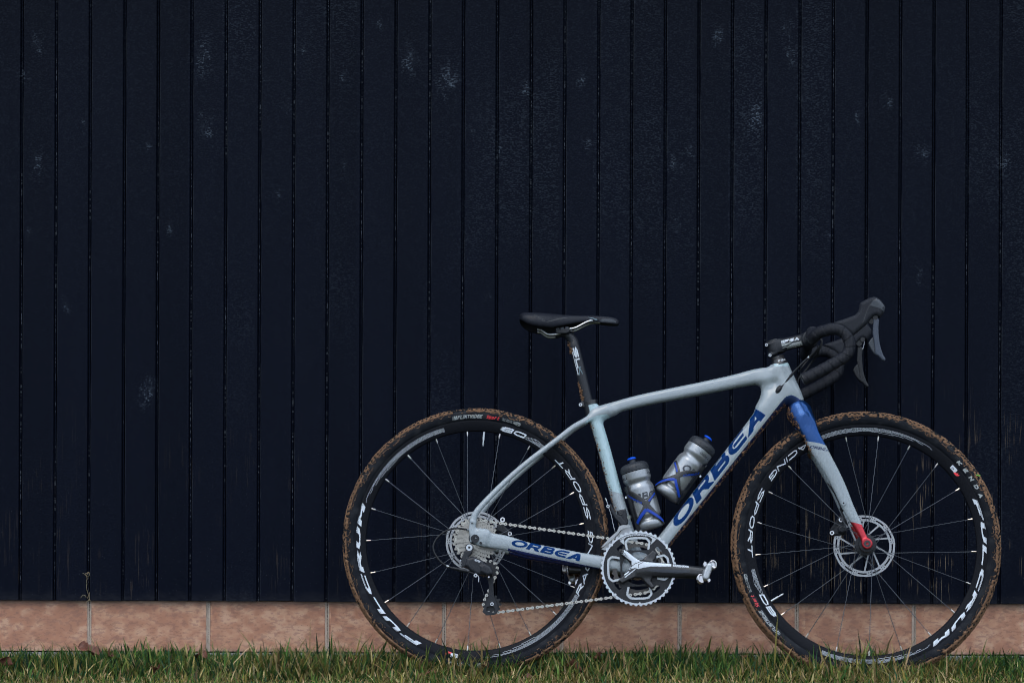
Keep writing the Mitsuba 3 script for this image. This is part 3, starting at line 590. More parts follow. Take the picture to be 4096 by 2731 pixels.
    va = math.radians(valve); vd = np.array([math.cos(va), math.sin(va), 0])
    put('valve', cat(rod(vd * 285, vd * 262, 3.0), rod(vd * 262, vd * 254, 2.0), rod(vd * 254, vd * 249, 2.9, 10, 2.4), rod(vd * 249, vd * 246, 1.2)), 'alloy', W, M)
    far_w, near_w = (19, -27) if disc_far else (27, -19)
    for i in range(21):
        a = math.radians(spoke0 - i * 360 / 21); dc = (spoke0 - i * 360 / 21 - trip0) % (360 / 7); dc = dc if dc < 180 / 7 else dc - 360 / 7
        kind = int(round(dc / (360 / 21)))            # -1, 0, 1 within its group of three
        e = np.array([284 * math.cos(a), 284 * math.sin(a), 0.0]); side = disc_far if kind else not disc_far
        wv = (20.0 if side else -20.0) if part == 'front_wheel' else (-17.0 if kind else 29.0)
        ha = a if kind == 0 else a - kind * math.radians(360 / 21) - kind * math.radians(34)
        hr = 24.5 if kind else 19.0
        h = np.array([hr * math.cos(ha), hr * math.sin(ha), wv]); d = (h - e) / np.linalg.norm(h - e); e0 = e + np.array([0, 0, 1.4 if wv > 0 else -1.4])
        put('spoke', rod(e0 + d * 4, h, .8, 6), 'spoke_steel', W, M)
        put('nipple', cat(rod(e0 - d * 2, e0 + d * 8, 2.1, 8), rod(e0 + d * 8, e0 + d * 12.5, 1.9, 8, 1.5)), 'nipple_alloy', W, M)
    # prints on rim and tyre
    def rimword(poly, a0, r0, cw, m='lettering_white', rw=rim_w, lab=None):
        k = put('lettering', wrap(poly, polar(a0, r0, cw, rw=rw), 5, 3), m, W, M, smooth=True)
        if lab: labels[k] = {'label': lab}
    big_ = strokes('FULCRUM', 52, 10.6, 2.9, 8, .8, tx=15)
    rimword(big_, 23.5 + rot, 298.5, True, lab='large white rim lettering')
    rimword(strokes('RACING', 29, 12.5, 2.6, 4.6, .5), 112.5 + rot, 303.8, False)
    rimword(strokes('SPORT', 32, 12.0, 2.2, 5.5, .5, tx=4.0), 151 + rot, 303.4, False)
    rimword(strokes('DB', 31, 12.5, 3.2, 4.5, .4), 205 + rot, 304, False)
    st = [LineString([(0, j * 2.15), (26 + 10 * j, j * 2.15), (30 + 10 * j, j * 2.15 - 2.15), (44 + 9 * j, j * 2.15 - 2.15)]).buffer(.33) for j in range(5)]
    rimword(unary_union(st), 205 + rot - .6 - 12, 303 - 1.5, False)
    for a0, cw in ((112.5, True), (-113, False)):
        st = [LineString([(0, y), (150 + 34 * j, y), (153 + 34 * j, y - 2.0), (190 + 26 * j, y - 2.0)]).buffer(.33) for j, y in enumerate((2.4, 4.6, 6.8, 9.0, 11.2))]
        if cw: rimword(unary_union(st), a0 + rot, 291.5, True)
        else: rimword(unary_union([affinity.scale(g, 1, -1, origin=(0, 7)) for g in st]), a0 + rot, 305.5, False)
    rimword(Polygon([(0, 0), (10, 0), (14, 4), (15, 9), (11, 6.5), (8, 9), (7, 5), (3, 6)]), 39.3 + rot, 294, True, 'lettering_red', lab='small red emblem on the rim')
    rimword(box(0, 0, 16, 8).buffer(1.2).difference(unary_union([box(2, y, 10, y + .9) for y in (1, 3, 5)])), 42.2 + rot, 297, True)
    ty = lambda r: tw(r)
    tyr = 86.5 + rot + 140.7 - 1.2 if part == 'front_wheel' else 101.4
    word = strokes('FLINTRIDGE', 6.2, 9.2, 1.7, 1.2, .3)
    rimword(unary_union([Polygon([(x, 0), (x + q, 0), (x + q + 3, 9.2), (x + 3, 9.2)]) for x, q in ((0, 1), (3, 2), (7, 3.6))]).union(affinity.translate(word, 13)), tyr, 316.8, True, 'lettering_silver', ty)
    rimword(affinity.translate(strokes('Sport', 5.4, 8.4, 1.6, 1.6, .3), 0), tyr - 15.9, 316.8, True, 'lettering_red', ty, 'red tyre lettering')
    rimword(strokes('700 X 35C 60 TPI CASING', 1.9, 2.4, .45, .55), tyr - 23.4, 321.5, True, 'lettering_silver', ty)
    rimword(strokes('WIRE BEAD 50-85 PSI', 1.9, 2.4, .45, .55), tyr - 23.6, 317.5, True, 'lettering_silver', ty)
    rimword(unary_union([affinity.scale(Point(0, 0).buffer(1).difference(Point(0, 0).buffer(.84)), 8, 4.6), affinity.translate(strokes('DTC', 3, 4, .8, .8), -5.3, -2)]), tyr - 30.9, 320, True, 'lettering_silver', ty)
    x, KW = 0, []
    for ch in 'KENDA': KW.append(affinity.translate(strokes(ch, 11.5, 9.6, 2.9, 1, .2), x)); x += 24.5
    rimword(unary_union(KW), tyr - 183.8, 316.5, True, 'lettering_silver', ty)
    return W, M
heavyF = lambda t: np.clip(.25 + .75 * np.exp(-((np.degrees(t) - 225) / 55) ** 2) + .55 * np.exp(-((np.degrees(t) - 300) / 40) ** 2) + .35 * np.exp(-((np.degrees(t) - 30) / 25) ** 2), 0, 1)
heavyR = lambda t: np.clip(.25 + .75 * np.exp(-((np.degrees(t) - 215) / 50) ** 2) + .7 * np.exp(-((np.degrees(t) - 20) / 30) ** 2) + .6 * np.exp(-((np.degrees(t) - 325) / 30) ** 2), 0, 1)
WF, MF = wheel('front_wheel', AX_F, 348.2, MS, 0, 99.6, 30.2, True, 210.7, 5, heavyF)
WR, MR = wheel('rear_wheel', AX_R, 346.0, MB, -140.7, 94.8, 60.2, True, 86, 8, heavyR)

def rotor(Wk, M, w, spiral, arms, ph):
    ring = Point(0, 0).buffer(80, 48).difference(Point(0, 0).buffer(64.5, 40))
    a = np.linspace(0, 2 * math.pi, 361); ro = 79.3 + .9 * np.abs(np.sin(a * 6 + ph)); ring = Polygon(np.c_[ro * np.cos(a), ro * np.sin(a)]).difference(Point(0, 0).buffer(64.5, 40))
    sl = []
    for i in range(12):
        t = np.radians(np.linspace(0, 16, 8) + 30 * i) + ph; sl.append(LineString(np.c_[72.4 * np.cos(t), 72.4 * np.sin(t)]).buffer(1.9))
        for rr, da in ((75.5, 21), (70, 21), (75, 25.5), (69.5, 25.5)):
            q = math.radians(30 * i + da) + ph; sl.append(Point(rr * math.cos(q), rr * math.sin(q)).buffer(1.25, 3))
    ring0 = ring; ar = []
    for i in range(arms):
        q0, q1 = 2 * math.pi * i / arms + ph, 2 * math.pi * i / arms + ph + spiral
        ar.append(LineString([(20 * math.cos(q0), 20 * math.sin(q0)), (67 * math.cos(q1), 67 * math.sin(q1))]).buffer(2.1))
    body = unary_union([ring0, Point(0, 0).buffer(25).difference(Point(0, 0).buffer(17))] + ar).buffer(2.2).buffer(-2.2).difference(unary_union(sl))
    put('brake_disc', plate(body, w - .9, w + .9), 'rotor_steel', Wk, M, smooth=False)
rotor(WF, MF, 41, -.62, 10, .3); rotor(WR, MR, 56, -.7, 5, .1)
put('hub', fixn(rev([(8, -50), (20, -49), (21, -45), (21, -38), (17, -36), (15, -30), (15, -24), (27, -22.5), (27, -18), (15, -16), (14, 14), (26, 17), (26, 24), (20, 27), (20, 45), (10, 47)], 40)), 'black_satin', WF, MF)
put('hub', fixn(rev([(8, -60), (17, -58), (17, -20), (28, -19), (28, -15), (15, -12), (15, 24), (24, 27), (24, 31), (20, 34), (20, 58), (9, 60)], 40)), 'black_satin', WR, MR)

# cassette: eleven cogs
for i, (n, w) in enumerate(zip((28, 25, 23, 21, 19, 17, 15, 14, 13, 12, 11), -22.5 - 3.72 * np.arange(11))):
    rp = 12.7 / 2 / math.sin(math.pi / n); a = np.arange(n * 8) * 2 * math.pi / (n * 8) + .13 * i
    r = rp + 3.1 * np.clip(np.cos(a * n) * 1.35, -1.15, .92); p = Polygon(np.c_[r * np.cos(a), r * np.sin(a)]).difference(Point(0, 0).buffer(rp - 9 if n > 15 else 16))
    if n > 19: p = p.difference(unary_union([Point((rp - 5.4) * math.cos(q), (rp - 5.4) * math.sin(q)).buffer(1.5, 3) for q in np.arange(n) * 2 * math.pi / n]))
    put('cog', plate(p, w - .85, w + .85), 'cog_steel', WR, MR, smooth=False)
put('cassette_carrier', fixn(rev([(15, -58), (30, -40), (44, -23), (44, -19), (15, -19)], 40)), 'chain_dark', WR, MR)

# ---------------------------------------------------------------- frame
CS = 69.0
fr = Field([-130, 190, -82], [810, 830, 82], 2.0)
W0 = lambda q, *r: [(a[0], a[1], 0, a[2], a[3]) for a in q]
tt = [(240.2,690.6,14.5,15),(258.5,696.0,15,16),(306.8,710.0,15.2,17),(358.9,722.4,15.6,18),(476.4,746.3,16.4,19),(587.4,770.5,17.6,20),(646.2,783.3,20,21),(680.2,788.0,18,20)]
fr.tube(W0(tt), 4, 3.0)
st = [(205.0,706.3,15.6,15.6),(218.8,659.0,16,16),(231.8,616.4,16,16),(270.9,472.9,16.3,16.5),(293.5,398.4,17,18),(322.5,298.3,20,24)]
fr.tube(W0(st), 4, 2.0, 14, flat=.5)
ht = [(698.7,816.5,20.5,20),(703.8,802.6,21,21),(717.8,766.4,22.5,23),(731.7,730.3,23,24),(740.6,711.2,21.8,23)]
fr.tube(W0(ht), 4, 2.2, 22, flat=True)
dt = [(341.9,291.9,19,28),(401.5,360.1,18.8,22),(461.9,435.5,20.0,22),(520.6,510.0,21,23),(586.1,593.2,21.6,24),(638.6,660.2,22.6,25),(674.8,705.7,25,25),(711.0,742.0,28,24)]
fr.tube(W0(dt), 4, 2.9, 20)
g1 = [(659.1,770.1,14,16),(664.1,746.4,15,16),(653.3,701.6,15,17)]
fr.tube(W0(g1), 6, 2.2, 20)
g2 = [(225.3,673.5,13,12),(241.5,682.1,14,13),(261.1,690.7,13,13)]
fr.tube(W0(g2), 4, 2.0, 12)
stay = [[(246.6,692.1,11.5,9),(219.2,680.8,9.5,9)], [(192.5,663.7,8.2,8)], [(163.2,646.6,7.2,7.6)], [(130.8,621.2,7.0,7.4)], [(40.6,549.4,7.0,7.2)], [(-55.3,458.3,7.2,6.8)], [(-80.0,430.6,7.6,6.4)], [(-93.2,412.4,8.0,6.0)], [(-98.2,395.6,8.6,5.5)]]
sn = [(q[0], q[1], w, q[2], q[3]) for part, w in zip(stay, (-9, -14, -24, -33, -48, -62, -67, -69, -70)) for q in part]
fr.tube(sn, 5, 2.0, 8)
fr.tube([(a, b, -c, d, e) for a, b, c, d, e in sn], 5, 2.0, 8)
chs = [[(-85.8,366.2,9,5)], [(-69.7,351.1,19.2,7)], [(-22.3,341.4,19.0,8.5)], [(34.2,326.1,18.0,9.5)], [(99.7,314.3,17.6,10)], [(162.6,303.0,17.4,11)], [(241.1,291.0,17.4,13)], [(305.5,281.5,20,14)]]
cn = [(p[0][0], p[0][1], w, p[0][2], p[0][3]) for p, w in zip(chs, (-69, -66, -62, -56, -48, -40, -34, -28))]
dp = [(-98.6,389.0,8.2,5.5),(-100.1,373.0,8.4,5.5),(-97.1,358.7,9.5,5.5),(-92.5,349.5,16.5,5.5)]
for sg in (1, -1):
    fr.tube([(a, b, c * sg, d, e) for a, b, c, d, e in cn], 4, 2.6, 10)
    fr.tube([(q[0], q[1], -70 * sg, q[2], q[3]) for q in dp], 3, 2.4, 6)
    fr.tube([(q[0], q[1], -69 * sg, q[2], q[3]) for q in [(-92.5,349.5,14,5),(-77.8,354.7,17,5.5),(-65.5,352.7,17,6)]], 3, 2.4, 8)
    fr.tube([(q[0], q[1], -69.5 * sg, q[2], q[3]) for q in [(-87.9,344.5,9,5),(-77.9,338.8,6.5,5)]], 3, 2, 4)
fr.tube([(BB[0], BB[1], -43, 25, 25), (BB[0], BB[1], 43, 25, 25)], 3, 2, 10, flat=True)
cyl = lambda c, r, w0, w1: (lambda X, Y, Z: np.maximum(np.sqrt((X - c[0]) ** 2 + (Y - c[1]) ** 2) - r, np.abs(Z - (w0 + w1) / 2) - abs(w1 - w0) / 2))
fr.add(cyl(BB, 15, -60, -38), [BB[0] - 15, BB[1] - 15, -60], [BB[0] + 15, BB[1] + 15, -38], cut=True)
frame_mm = fr.mesh()
fk = put('frame', frame_mm, 'frame_paint', BK, MB, smooth=True)
FR = BK + '__frame'
# lettering on the frame, pressed onto its near side
frame_t = frame_mm
wd, wl = wide_word(1.0)
def on_frame(a, b, h, m, squash=1.0):
    L = np.hypot(b[0] - a[0], b[1] - a[1]); g = affinity.scale(wd.buffer(.025), L / wl, h, origin=(0, 0))
    return onto(g, frame_t, .4, 2.0, along(a, b))
a, b = [(425.6,378.3),(660.9,682.8)]
put('lettering', on_frame(a, b, 29.5, 'lettering_blue'), 'lettering_blue', FR, MB, smooth=True, label='large blue lettering along the down tube')
a, b = [(-3.3,333.8),(178.5,294.6)]
put('lettering', on_frame(a, b, 17.5, 'lettering_navy'), 'lettering_blue', FR, MB, smooth=True, label='blue lettering on the chainstay')
# small fittings of the frame
q = [(-92.4,349.2),(-77.8,338.5),(-100.5,389.0)]
put('axle_bolt', cat(disc(q[0], 10.6, -79.5, -72, 32, 4), disc(q[0], 4.2, -77, -72, 16)), 'black_plastic', FR, MB)
put('hole', cat(disc(q[1], 3.4, -77.5, -72), disc(q[2], 2.0, -78.0, -72, 12)), 'black_plastic', FR, MB)
e = [(689.3,739.9),(697.5,751.4)]
pm_ = trimesh.creation.uv_sphere(1.0, count=[12, 20]); ea = math.atan2(e[1][1] - e[0][1], e[1][0] - e[0][0]); pm_.apply_transform(trimesh.transformations.translation_matrix([*np.mean(e, 0), -22.5]) @ trimesh.transformations.rotation_matrix(ea, [0, 0, 1]) @ np.diag([13.5, 7.0, 5.5, 1])); put('cable_port', pm_, 'black_plastic', FR, MB, smooth=True)
c = [(190.1,703.9),(219.6,710.8),(175.5,706.4)]
ax_st = np.array([c[1][0] - c[0][0], c[1][1] - c[0][1], 0]); ax_st /= np.linalg.norm(ax_st); ax_up = np.array([-ax_st[1], ax_st[0], 0])
cc = np.array([(c[0][0] + c[1][0]) / 2, (c[0][1] + c[1][1]) / 2, 0])
put('seat_clamp', cat(rod(cc - ax_up * 1, cc + ax_up * 4, 17.2, 32), rod(cc + ax_up * 4.4, cc + ax_up * 8.5, 17.8, 32), rod(np.array([c[2][0] + 12, c[2][1] + 3, -7]), np.array([c[2][0] + 12, c[2][1] + 3, 7]), 9, 14), rod(cc - ax_st * 15, np.array([c[2][0] + 3, c[2][1], 0]), 7.5, 12)), 'black_gloss', FR, MB)
cb = [(177.5,704.7)]
bolt(cb[0], 4.4, -12, -6, 'alloy', FR, MB, 'clamp_bolt')
# mud stuck under the down tube, behind the seat tube and on the lower stays
ft = frame_t; cen, nr = ft.triangles_center, ft.face_normals
dl = np.array([(341.9,291.9),(684.7,716.9)]); dd = (dl[1] - dl[0]) / np.linalg.norm(dl[1] - dl[0]); dn = np.array([dd[1], -dd[0]])
off = (cen[:, :2] - dl[0]) @ dn; lon = (cen[:, :2] - dl[0]) @ dd
under = (off > 13) & (off < 40) & (lon > 20) & (lon < np.linalg.norm(dl[1] - dl[0]) + 20) & (nr[:, :2] @ dn > .45)
sl_ = np.array([(218.8,659.0),(306.4,346.6)]); sd = (sl_[1] - sl_[0]) / np.linalg.norm(sl_[1] - sl_[0]); sm = np.array([sd[1], -sd[0]]); sm = sm if sm[0] < 0 else -sm
so = (cen[:, :2] - sl_[0]) @ sm; sl2 = (cen[:, :2] - sl_[0]) @ sd
behind = (so > 10) & (so < 22) & (sl2 > -10) & (sl2 < np.linalg.norm(sl_[1] - sl_[0])) & (nr[:, :2] @ sm > .5)
r = np.random.default_rng(21); pick = np.r_[r.choice(np.nonzero(under)[0], 1500), r.choice(np.nonzero(behind)[0], 330)]
k = put('mud', lumps(cen[pick], nr[pick], r.gamma(2.0, .42, len(pick)) + .3, 3), 'mud', FR, MB, smooth=True, label='mud stuck under the down tube and behind the seat tube'); labels[k]['kind'] = 'stuff'

# ---------------------------------------------------------------- seatpost and saddle
sp0, sp1 = np.array([*[(195.5,719.1)][0], 0.0]), np.array([*[(158.6,870.7)][0], 0.0])
ud = (sp1 - sp0) / np.linalg.norm(sp1 - sp0)
hd = [(158.6,870.7,13.6),(154.2,879.1,13.4),(147.9,886.5,13),(139.6,891.3,12),(131.2,892.8,10),(121.8,889.6,8),(115.5,884.9,5.5)]
pf = Field([*(np.min([h[:2] for h in hd], 0) - 25), -30], [*(np.max([h[:2] for h in hd], 0) + 25), 30], 1.2)
pf.tube([(h[0], h[1], 0, h[2] * (.8 if i > 2 else 1), 13.6 if i < 3 else 12) for i, h in enumerate(hd)], 3)
pm = pf.mesh(); post = sweep(np.linspace(sp0 - ud * 60, sp1 + ud * 6, 12), 13.6, 36)
SP = put('seatpost', post, 'black_satin', BK, MB, smooth=True)
put('head', pm, 'black_satin', SP, MB, smooth=True)
q = [(153.2,853.3),(181.6,779.6)]
dv = np.array(q[1]) - q[0]; dv /= np.linalg.norm(dv)
def on_post(poly):
    f0 = np.array([*q[0], 0]); D = np.array([*dv, 0]); N = np.array([-dv[1], dv[0], 0])
    ctr = lambda x: sp1 + ud * ((f0 + D * x - sp1) @ ud)
    def fn(v):
        out = []
        for x, y in v:
            c_ = ctr(x); base = (f0 - c_) @ N if False else 0
            ang = (y - 9.0) / 13.9; out.append(c_ + N * 13.9 * math.sin(ang) - np.array([0, 0, 13.9 * math.cos(ang)]))
        return np.array(out)
    return wrap(poly, fn, 6, 2.5)
put('lettering', on_post(unary_union([affinity.translate(strokes('SL', 26, 12, 3.4, 4, .15), 0, 2.2), box(0, -1.6, 72, .2), box(52, .2, 72, 1.6)])), 'lettering_white', SP, MB, smooth=True)
put('lettering', on_post(affinity.translate(strokes('K', 20, 10, 2.0, 4), 54, 3)), 'lettering_shade', SP, MB, smooth=True)
tq = [(r.uniform(0, 1), r.normal(0, .35)) for _ in range(150)]; pts, nrs = [], []
for t, a_ in tq:
    L = np.linalg.norm(sp1 - sp0); x = (t * .33 * L) if r.random() < .72 else L * (.80 + .22 * t); n_ = np.array([-ud[1], ud[0], 0]) ; n_ = n_ if n_[0] < 0 else -n_
    d_ = n_ * math.cos(a_) + np.array([0, 0, -math.sin(a_ + .5)]); d_ /= np.linalg.norm(d_); pts.append(sp0 + ud * x + d_ * 13.4); nrs.append(d_)
k = put('mud', lumps(np.array(pts), np.array(nrs), r.gamma(2.2, .55, 150) + .4, 5), 'mud', SP, MB, smooth=True); labels[k] = {'kind': 'stuff'}

stn = [(17.1,936.3,225,34),(21.0,940.9,252,50),(28.9,942.4,282,60),(41.4,942.3,318,66),(58.1,941.7,340,68),(74.7,940.9,352,66),(95.5,940.3,353,58),(112.2,940.0,336,48),(133.0,939.2,312,38),(153.8,938.9,288,31),(174.6,939.0,267,27),(195.4,939.0,254,24),(216.2,938.7,252,22),(232.8,938.1,268,21),(253.6,936.3,280,20),(268.1,933.2,284,17),(276.0,929.6,280,12),(278.9,926.3,262,5)]
un = [s_[0] for s_ in stn]; sc = .6474 / 3.1367
tops = [v_[1] for v_ in [(17.1,936.3),(21.0,940.9),(28.9,942.4),(41.4,942.3),(58.1,941.7),(74.7,940.9),(95.5,940.3),(112.2,940.0),(133.0,939.2),(153.8,938.9),(174.6,939.0),(195.4,939.0),(216.2,938.7),(232.8,938.1),(253.6,936.3),(268.1,933.2),(276.0,929.6),(278.9,926.3)]]
bots = [v_[1] for v_ in [(17.2,928.0),(21.1,922.4),(29.1,916.1),(41.6,908.5),(58.3,903.9),(74.9,901.5),(95.7,901.3),(112.3,905.0),(133.1,910.1),(153.8,915.3),(174.6,919.8),(195.4,922.6),(216.2,923.1),(232.8,919.8),(253.6,917.3),(268.1,916.5),(276.0,917.4),(278.9,921.2)]]
bw = [34, 50, 60, 66, 68, 66, 58, 48, 38, 31, 27, 24, 22, 21, 20, 17, 12, 5]
from scipy.interpolate import PchipInterpolator as PC
uu = np.linspace(un[0], un[-1], 90); Tq, Bq, Wq = PC(un, tops)(uu), PC(un, bots)(uu), PC(un, bw)(uu)
rows = []
for u_, t_, b_, w_ in zip(uu, Tq, Bq, Wq):
    H = t_ - b_; hs = [(.93, b_), (.985, b_ + .12 * H), (1.0, b_ + .35 * H), (.97, b_ + .62 * H), (.86, t_ - .10 * H), (.70, t_ - .01 * H), (.45, t_ + .2), (.2, t_ - .3), (0, t_ - min(3.5, .12 * H))]
    un_ = [(.86, b_ + .8), (.80, b_ + .30 * H), (.6, b_ + .48 * H), (.3, b_ + .52 * H)]
    half = [(u_, v_, -k_ * w_) for k_, v_ in hs] + []
    ring = half + [(u_, v_, k_ * w_) for k_, v_ in hs[-2::-1]] + [(u_, v_, k_ * w_) for k_, v_ in un_] + [(u_, v_, -k_ * w_) for k_, v_ in un_[::-1]]
    rows.append(ring)
R_ = np.array(rows); n, m_ = R_.shape[:2]; I, J = np.meshgrid(np.arange(n - 1), np.arange(m_), indexing='ij'); j2 = (J + 1) % m_
Q = np.stack([I * m_ + J, (I + 1) * m_ + J, (I + 1) * m_ + j2, I * m_ + j2], -1).reshape(-1, 4); F = np.vstack([Q[:, [0, 1, 2]], Q[:, [0, 2, 3]]]); V = R_.reshape(-1, 3)
for end in (0, n - 1):
    V = np.vstack([V, R_[end].mean(0)]); c_ = len(V) - 1; j = np.arange(m_); F = np.vstack([F, np.c_[np.full(m_, c_), end * m_ + j, end * m_ + (j + 1) % m_]])
sad = trimesh.Trimesh(V, F, process=False); sad.fix_normals()
SD = put('saddle', sad.copy(), 'saddle_cover', BK, MB, smooth=45)
for sg in (-1, 1):
    rail = np.vstack([P3([(64.4,900.3),(75.9,898.3),(83.2,892.8),(91.5,888.2),(102.0,887.4),(112.4,888.1),(129.0,893.8),(145.7,901.9),(162.3,905.3),(174.8,911.3),(187.3,918.1),(201.9,924.1),(214.4,925.4),(229.0,925.0)], -21)]); rail[:, 2] *= -sg if sg > 0 else 1
    rail[-1, 2] *= .5; rail[-2, 2] *= .75
    put('rail', sweep(crv(rail, 60), 3.5, 12), 'alloy', SD, MB, smooth=True)
cl = Field([*np.array([(104.1,872.6)][0]), -34], [*np.array([(158.3,919.4)][0]), 34], 1.2)
cl.prism([(111.5,899.7),(148.3,906.6),(149.6,898.6),(147.5,892.8),(139.6,889.6),(112.4,888.5)], -27, 27, 3)
put('rail_clamp', cl.mesh(), 'black_plastic', SD, MB, smooth=True)
for xs in (720, 778, 836):
    bq = [(xs - 22, 352 - (xs - 720) * .13), (xs + 20, 346 - (xs - 720) * .13), (xs + 22, 372 - (xs - 720) * .13), (xs - 20, 378 - (xs - 720) * .13)]
    c0 = [(-34.1,977.8),(-13.2,977.9),(-33.9,956.6)]; o_, ex, ey = np.array(c0[0]), (np.array(c0[1]) - c0[0]) / 100, (np.array(c0[2]) - c0[0]) / 100
    put('spacer', plate(Polygon([tuple(o_ + ex * a_ + ey * b_) for a_, b_ in bq]).buffer(-1).buffer(1), -27, -16), 'dark_grey', SD, MB)
so_, sx_, sy_ = np.array([(-33.2,970.8)][0]), (np.array([(-12.4,970.9)][0]) - [(-33.2,970.8)][0]) / 100, (np.array([(-33.0,949.8)][0]) - [(-33.2,970.8)][0]) / 100
pp = lambda L: Polygon([tuple(so_ + sx_ * a_ + sy_ * b_) for a_, b_ in L])
put('gloss_panel', onto(pp([(480, 305), (620, 262), (760, 218), (890, 186), (850, 192), (720, 215), (600, 262), (540, 285)]), sad, .3, 5), 'black_gloss', SD, MB, smooth=True)
put('nose_panel', onto(pp([(1215, 236), (1290, 200), (1400, 205), (1450, 222), (1456, 246), (1330, 240)]), sad, .3, 5), 'dark_grey', SD, MB, smooth=True)
put('stripe', onto(pp([(1100, 184), (1150, 186), (1225, 210), (1205, 222), (1165, 200)]), sad, .3, 5), 'lettering_shade', SD, MB, smooth=True)
ring_ = [Point(x_, y_).buffer(17).difference(Point(x_, y_).buffer(12)) for x_, y_ in ((440, 195), (492, 222), (540, 252))]
put('lettering', onto(affinity.affine_transform(unary_union(ring_), [sx_[0], sy_[0], sx_[1], sy_[1], so_[0], so_[1]]), sad, .3, 4), 'black_gloss', SD, MB, smooth=True)

# ---------------------------------------------------------------- fork (turns with the steering)
ff = Field([680, 300, -72], [960, 740, 72], 1.8)
crown = [(740.6,707.3,21.2,24),(748.2,690.9,22,25),(757.1,673.2,22,27),(763.4,660.1,21,28)]
ff.tube([(q[0], q[1], 0, q[2], q[3]) for q in crown], 4, 2.3, flat=.5)
leg = [[(748.0,685.9,21,13)], [(755.1,670.7,21,13)], [(767.9,643.7,21.5,12)], [(786.5,604.1,21.8,11)], [(812.0,556.4,19.3,10.5)], [(849.8,480.5,16.6,9.5)], [(870.6,430.0,14.6,8.5)], [(887.9,396.5,12.2,7.5)], [(902.6,365.7,9.2,6)], [(910.0,351.0,9.6,6)]]
ln = [(q[0][0], q[0][1], w, q[0][2], q[0][3]) for q, w in zip(leg, (-15, -23, -31, -37, -41, -46, -50, -52, -54, -54))]
dq = [(914.1,343.9)]
for sg in (1, -1):
    ff.tube([(a, b, c * sg, d, e) for a, b, c, d, e in ln], 5, 2.6, 26)
    ff.tube([(dq[0][0], dq[0][1], -60.5 * sg, 13.6, 13.6), (dq[0][0], dq[0][1], -49 * sg, 13.6, 13.6)], 2, 2, 5, flat=True)
# arch over the tyre
ff.add(lambda X, Y, Z: np.maximum(np.sqrt((X - AX_F[0]) ** 2 + (Y - AX_F[1]) ** 2) - 358, np.abs(Z) - 25), [680, 560, -25], [960, 705, 25], cut=True)
fork_mm = ff.mesh(); FK = put('fork', fork_mm, 'fork_paint', BK, MS, smooth=True)
put('axle_bolt', cat(disc(dq[0], 8.6, -62.4, -52, 32, 3.8), disc(dq[0], 3.9, -60.5, -53, 16)), 'black_gloss', FK, MS)
bq = [(855.2,447.8)]
kb_ = put('cable_boss', disc(bq[0], 6.0, -60.5, -50, 24, 2.2), 'fork_paint', FK, MS); put('socket', disc(bq[0], 2.3, -59.6, -50, 12), 'black_plastic', FK, MS)
a, b = [(770.2,591.5),(820.7,581.1)]
put('lettering', onto(affinity.scale(wd, (b[0] - a[0]) * 1.03 / wl, 7.2, origin=(0, 0)), fork_mm, .4, 3, along(a, b)), 'lettering_navy', FK, MS, smooth=True)
put('crown_race', rod(np.array([*[(739.9,709.3)][0], 0]), np.array([*[(739.3,711.2)][0], 0]), 22.6, 40), 'black_plastic', FK, MS, smooth=40)
cen, nr = fork_mm.triangles_center, fork_mm.face_normals
rear = np.nonzero((cen[:, 1] > 570) & (cen[:, 1] < 702) & (nr[:, 0] < -.55))[0]
k = put('mud', lumps(cen[(ch := r.choice(rear, 480))], nr[ch], r.gamma(2.0, .45, 480) + .3, 8), 'mud', FK, MS, smooth=True); labels[k] = {'kind': 'stuff'}
hose = crv(np.array(P3([(816.7,500.9)], -28) + P3([(835.2,474.6),(846.2,452.1),(853.9,429.8)], -34) + P3([(850.1,437.0),(856.4,420.9)], -15) + P3([(863.0,409.1)], 20)), 30)
put('brake_hose', sweep(hose, 2.3, 8), 'black_plastic', FK, MS, smooth=True)

# ---------------------------------------------------------------- stem, spacers, handlebar
hs0, hs1 = np.array([*[(696.0,820.8)][0], 0]), np.array([*[(683.4,862.1)][0], 0]); su = (hs1 - hs0) / np.linalg.norm(hs1 - hs0)
HB = BK + '__handlebar'
put('headset_cap', fixn(rev([(14, 0), (22.5, 0), (22.0, 5), (18.5, 13), (18.0, 16), (14, 16)], 48)), 'black_gloss', BK, MS @ trimesh.geometry.align_vectors([0, 0, 1], su) if False else MS @ (trimesh.transformations.translation_matrix(hs0 - su * 9) @ trimesh.geometry.align_vectors([0, 0, 1], su)))
HC = BK + '__headset_cap'
put('spacer', rod(hs0 + su * 7.3, hs0 + su * 14.5, 17.6, 40), 'carbon_gloss', HC, MS, smooth=40)
put('lettering', wrap(strokes('FSA', 7.2, 4.6, 1.3, 1.3, .3), lambda v: hs0 - su * 1.5 + su * v[:, 1:] * .95 + 21.0 * (np.array([su[1], -su[0], 0]) * np.sin((v[:, :1] - 4) / 21.0) - np.array([0, 0, 1.0]) * np.cos((v[:, :1] - 4) / 21.0)), 3, 3), 'lettering_white', HC, MS, smooth=True)
bc = np.array([*[(777.4,879.2)][0], 0]); sf = Field([hs0[0] - 50, hs0[1] - 20, -34], [bc[0] + 40, bc[1] + 45, 34], 1.3)
s_c0, s_c1 = np.array([*[(690.0,843.1)][0], 0]), np.array([*[(680.5,871.2)][0], 0])
sf.tube([(*s_c0, 18.6, 18.6), (*s_c1, 18.2, 18.2)], 2, 2.0, flat=True)
mid0 = [(687.7,861.2)][0]; mid1 = [(730.2,871.0)][0]; mid2 = [(764.4,878.7)][0]
sf.tube([(*mid0, 0, 18.0, 17), (*mid1, 0, 16.2, 16), (*mid2, 0, 17.5, 19)], 3, 2.8, 12)
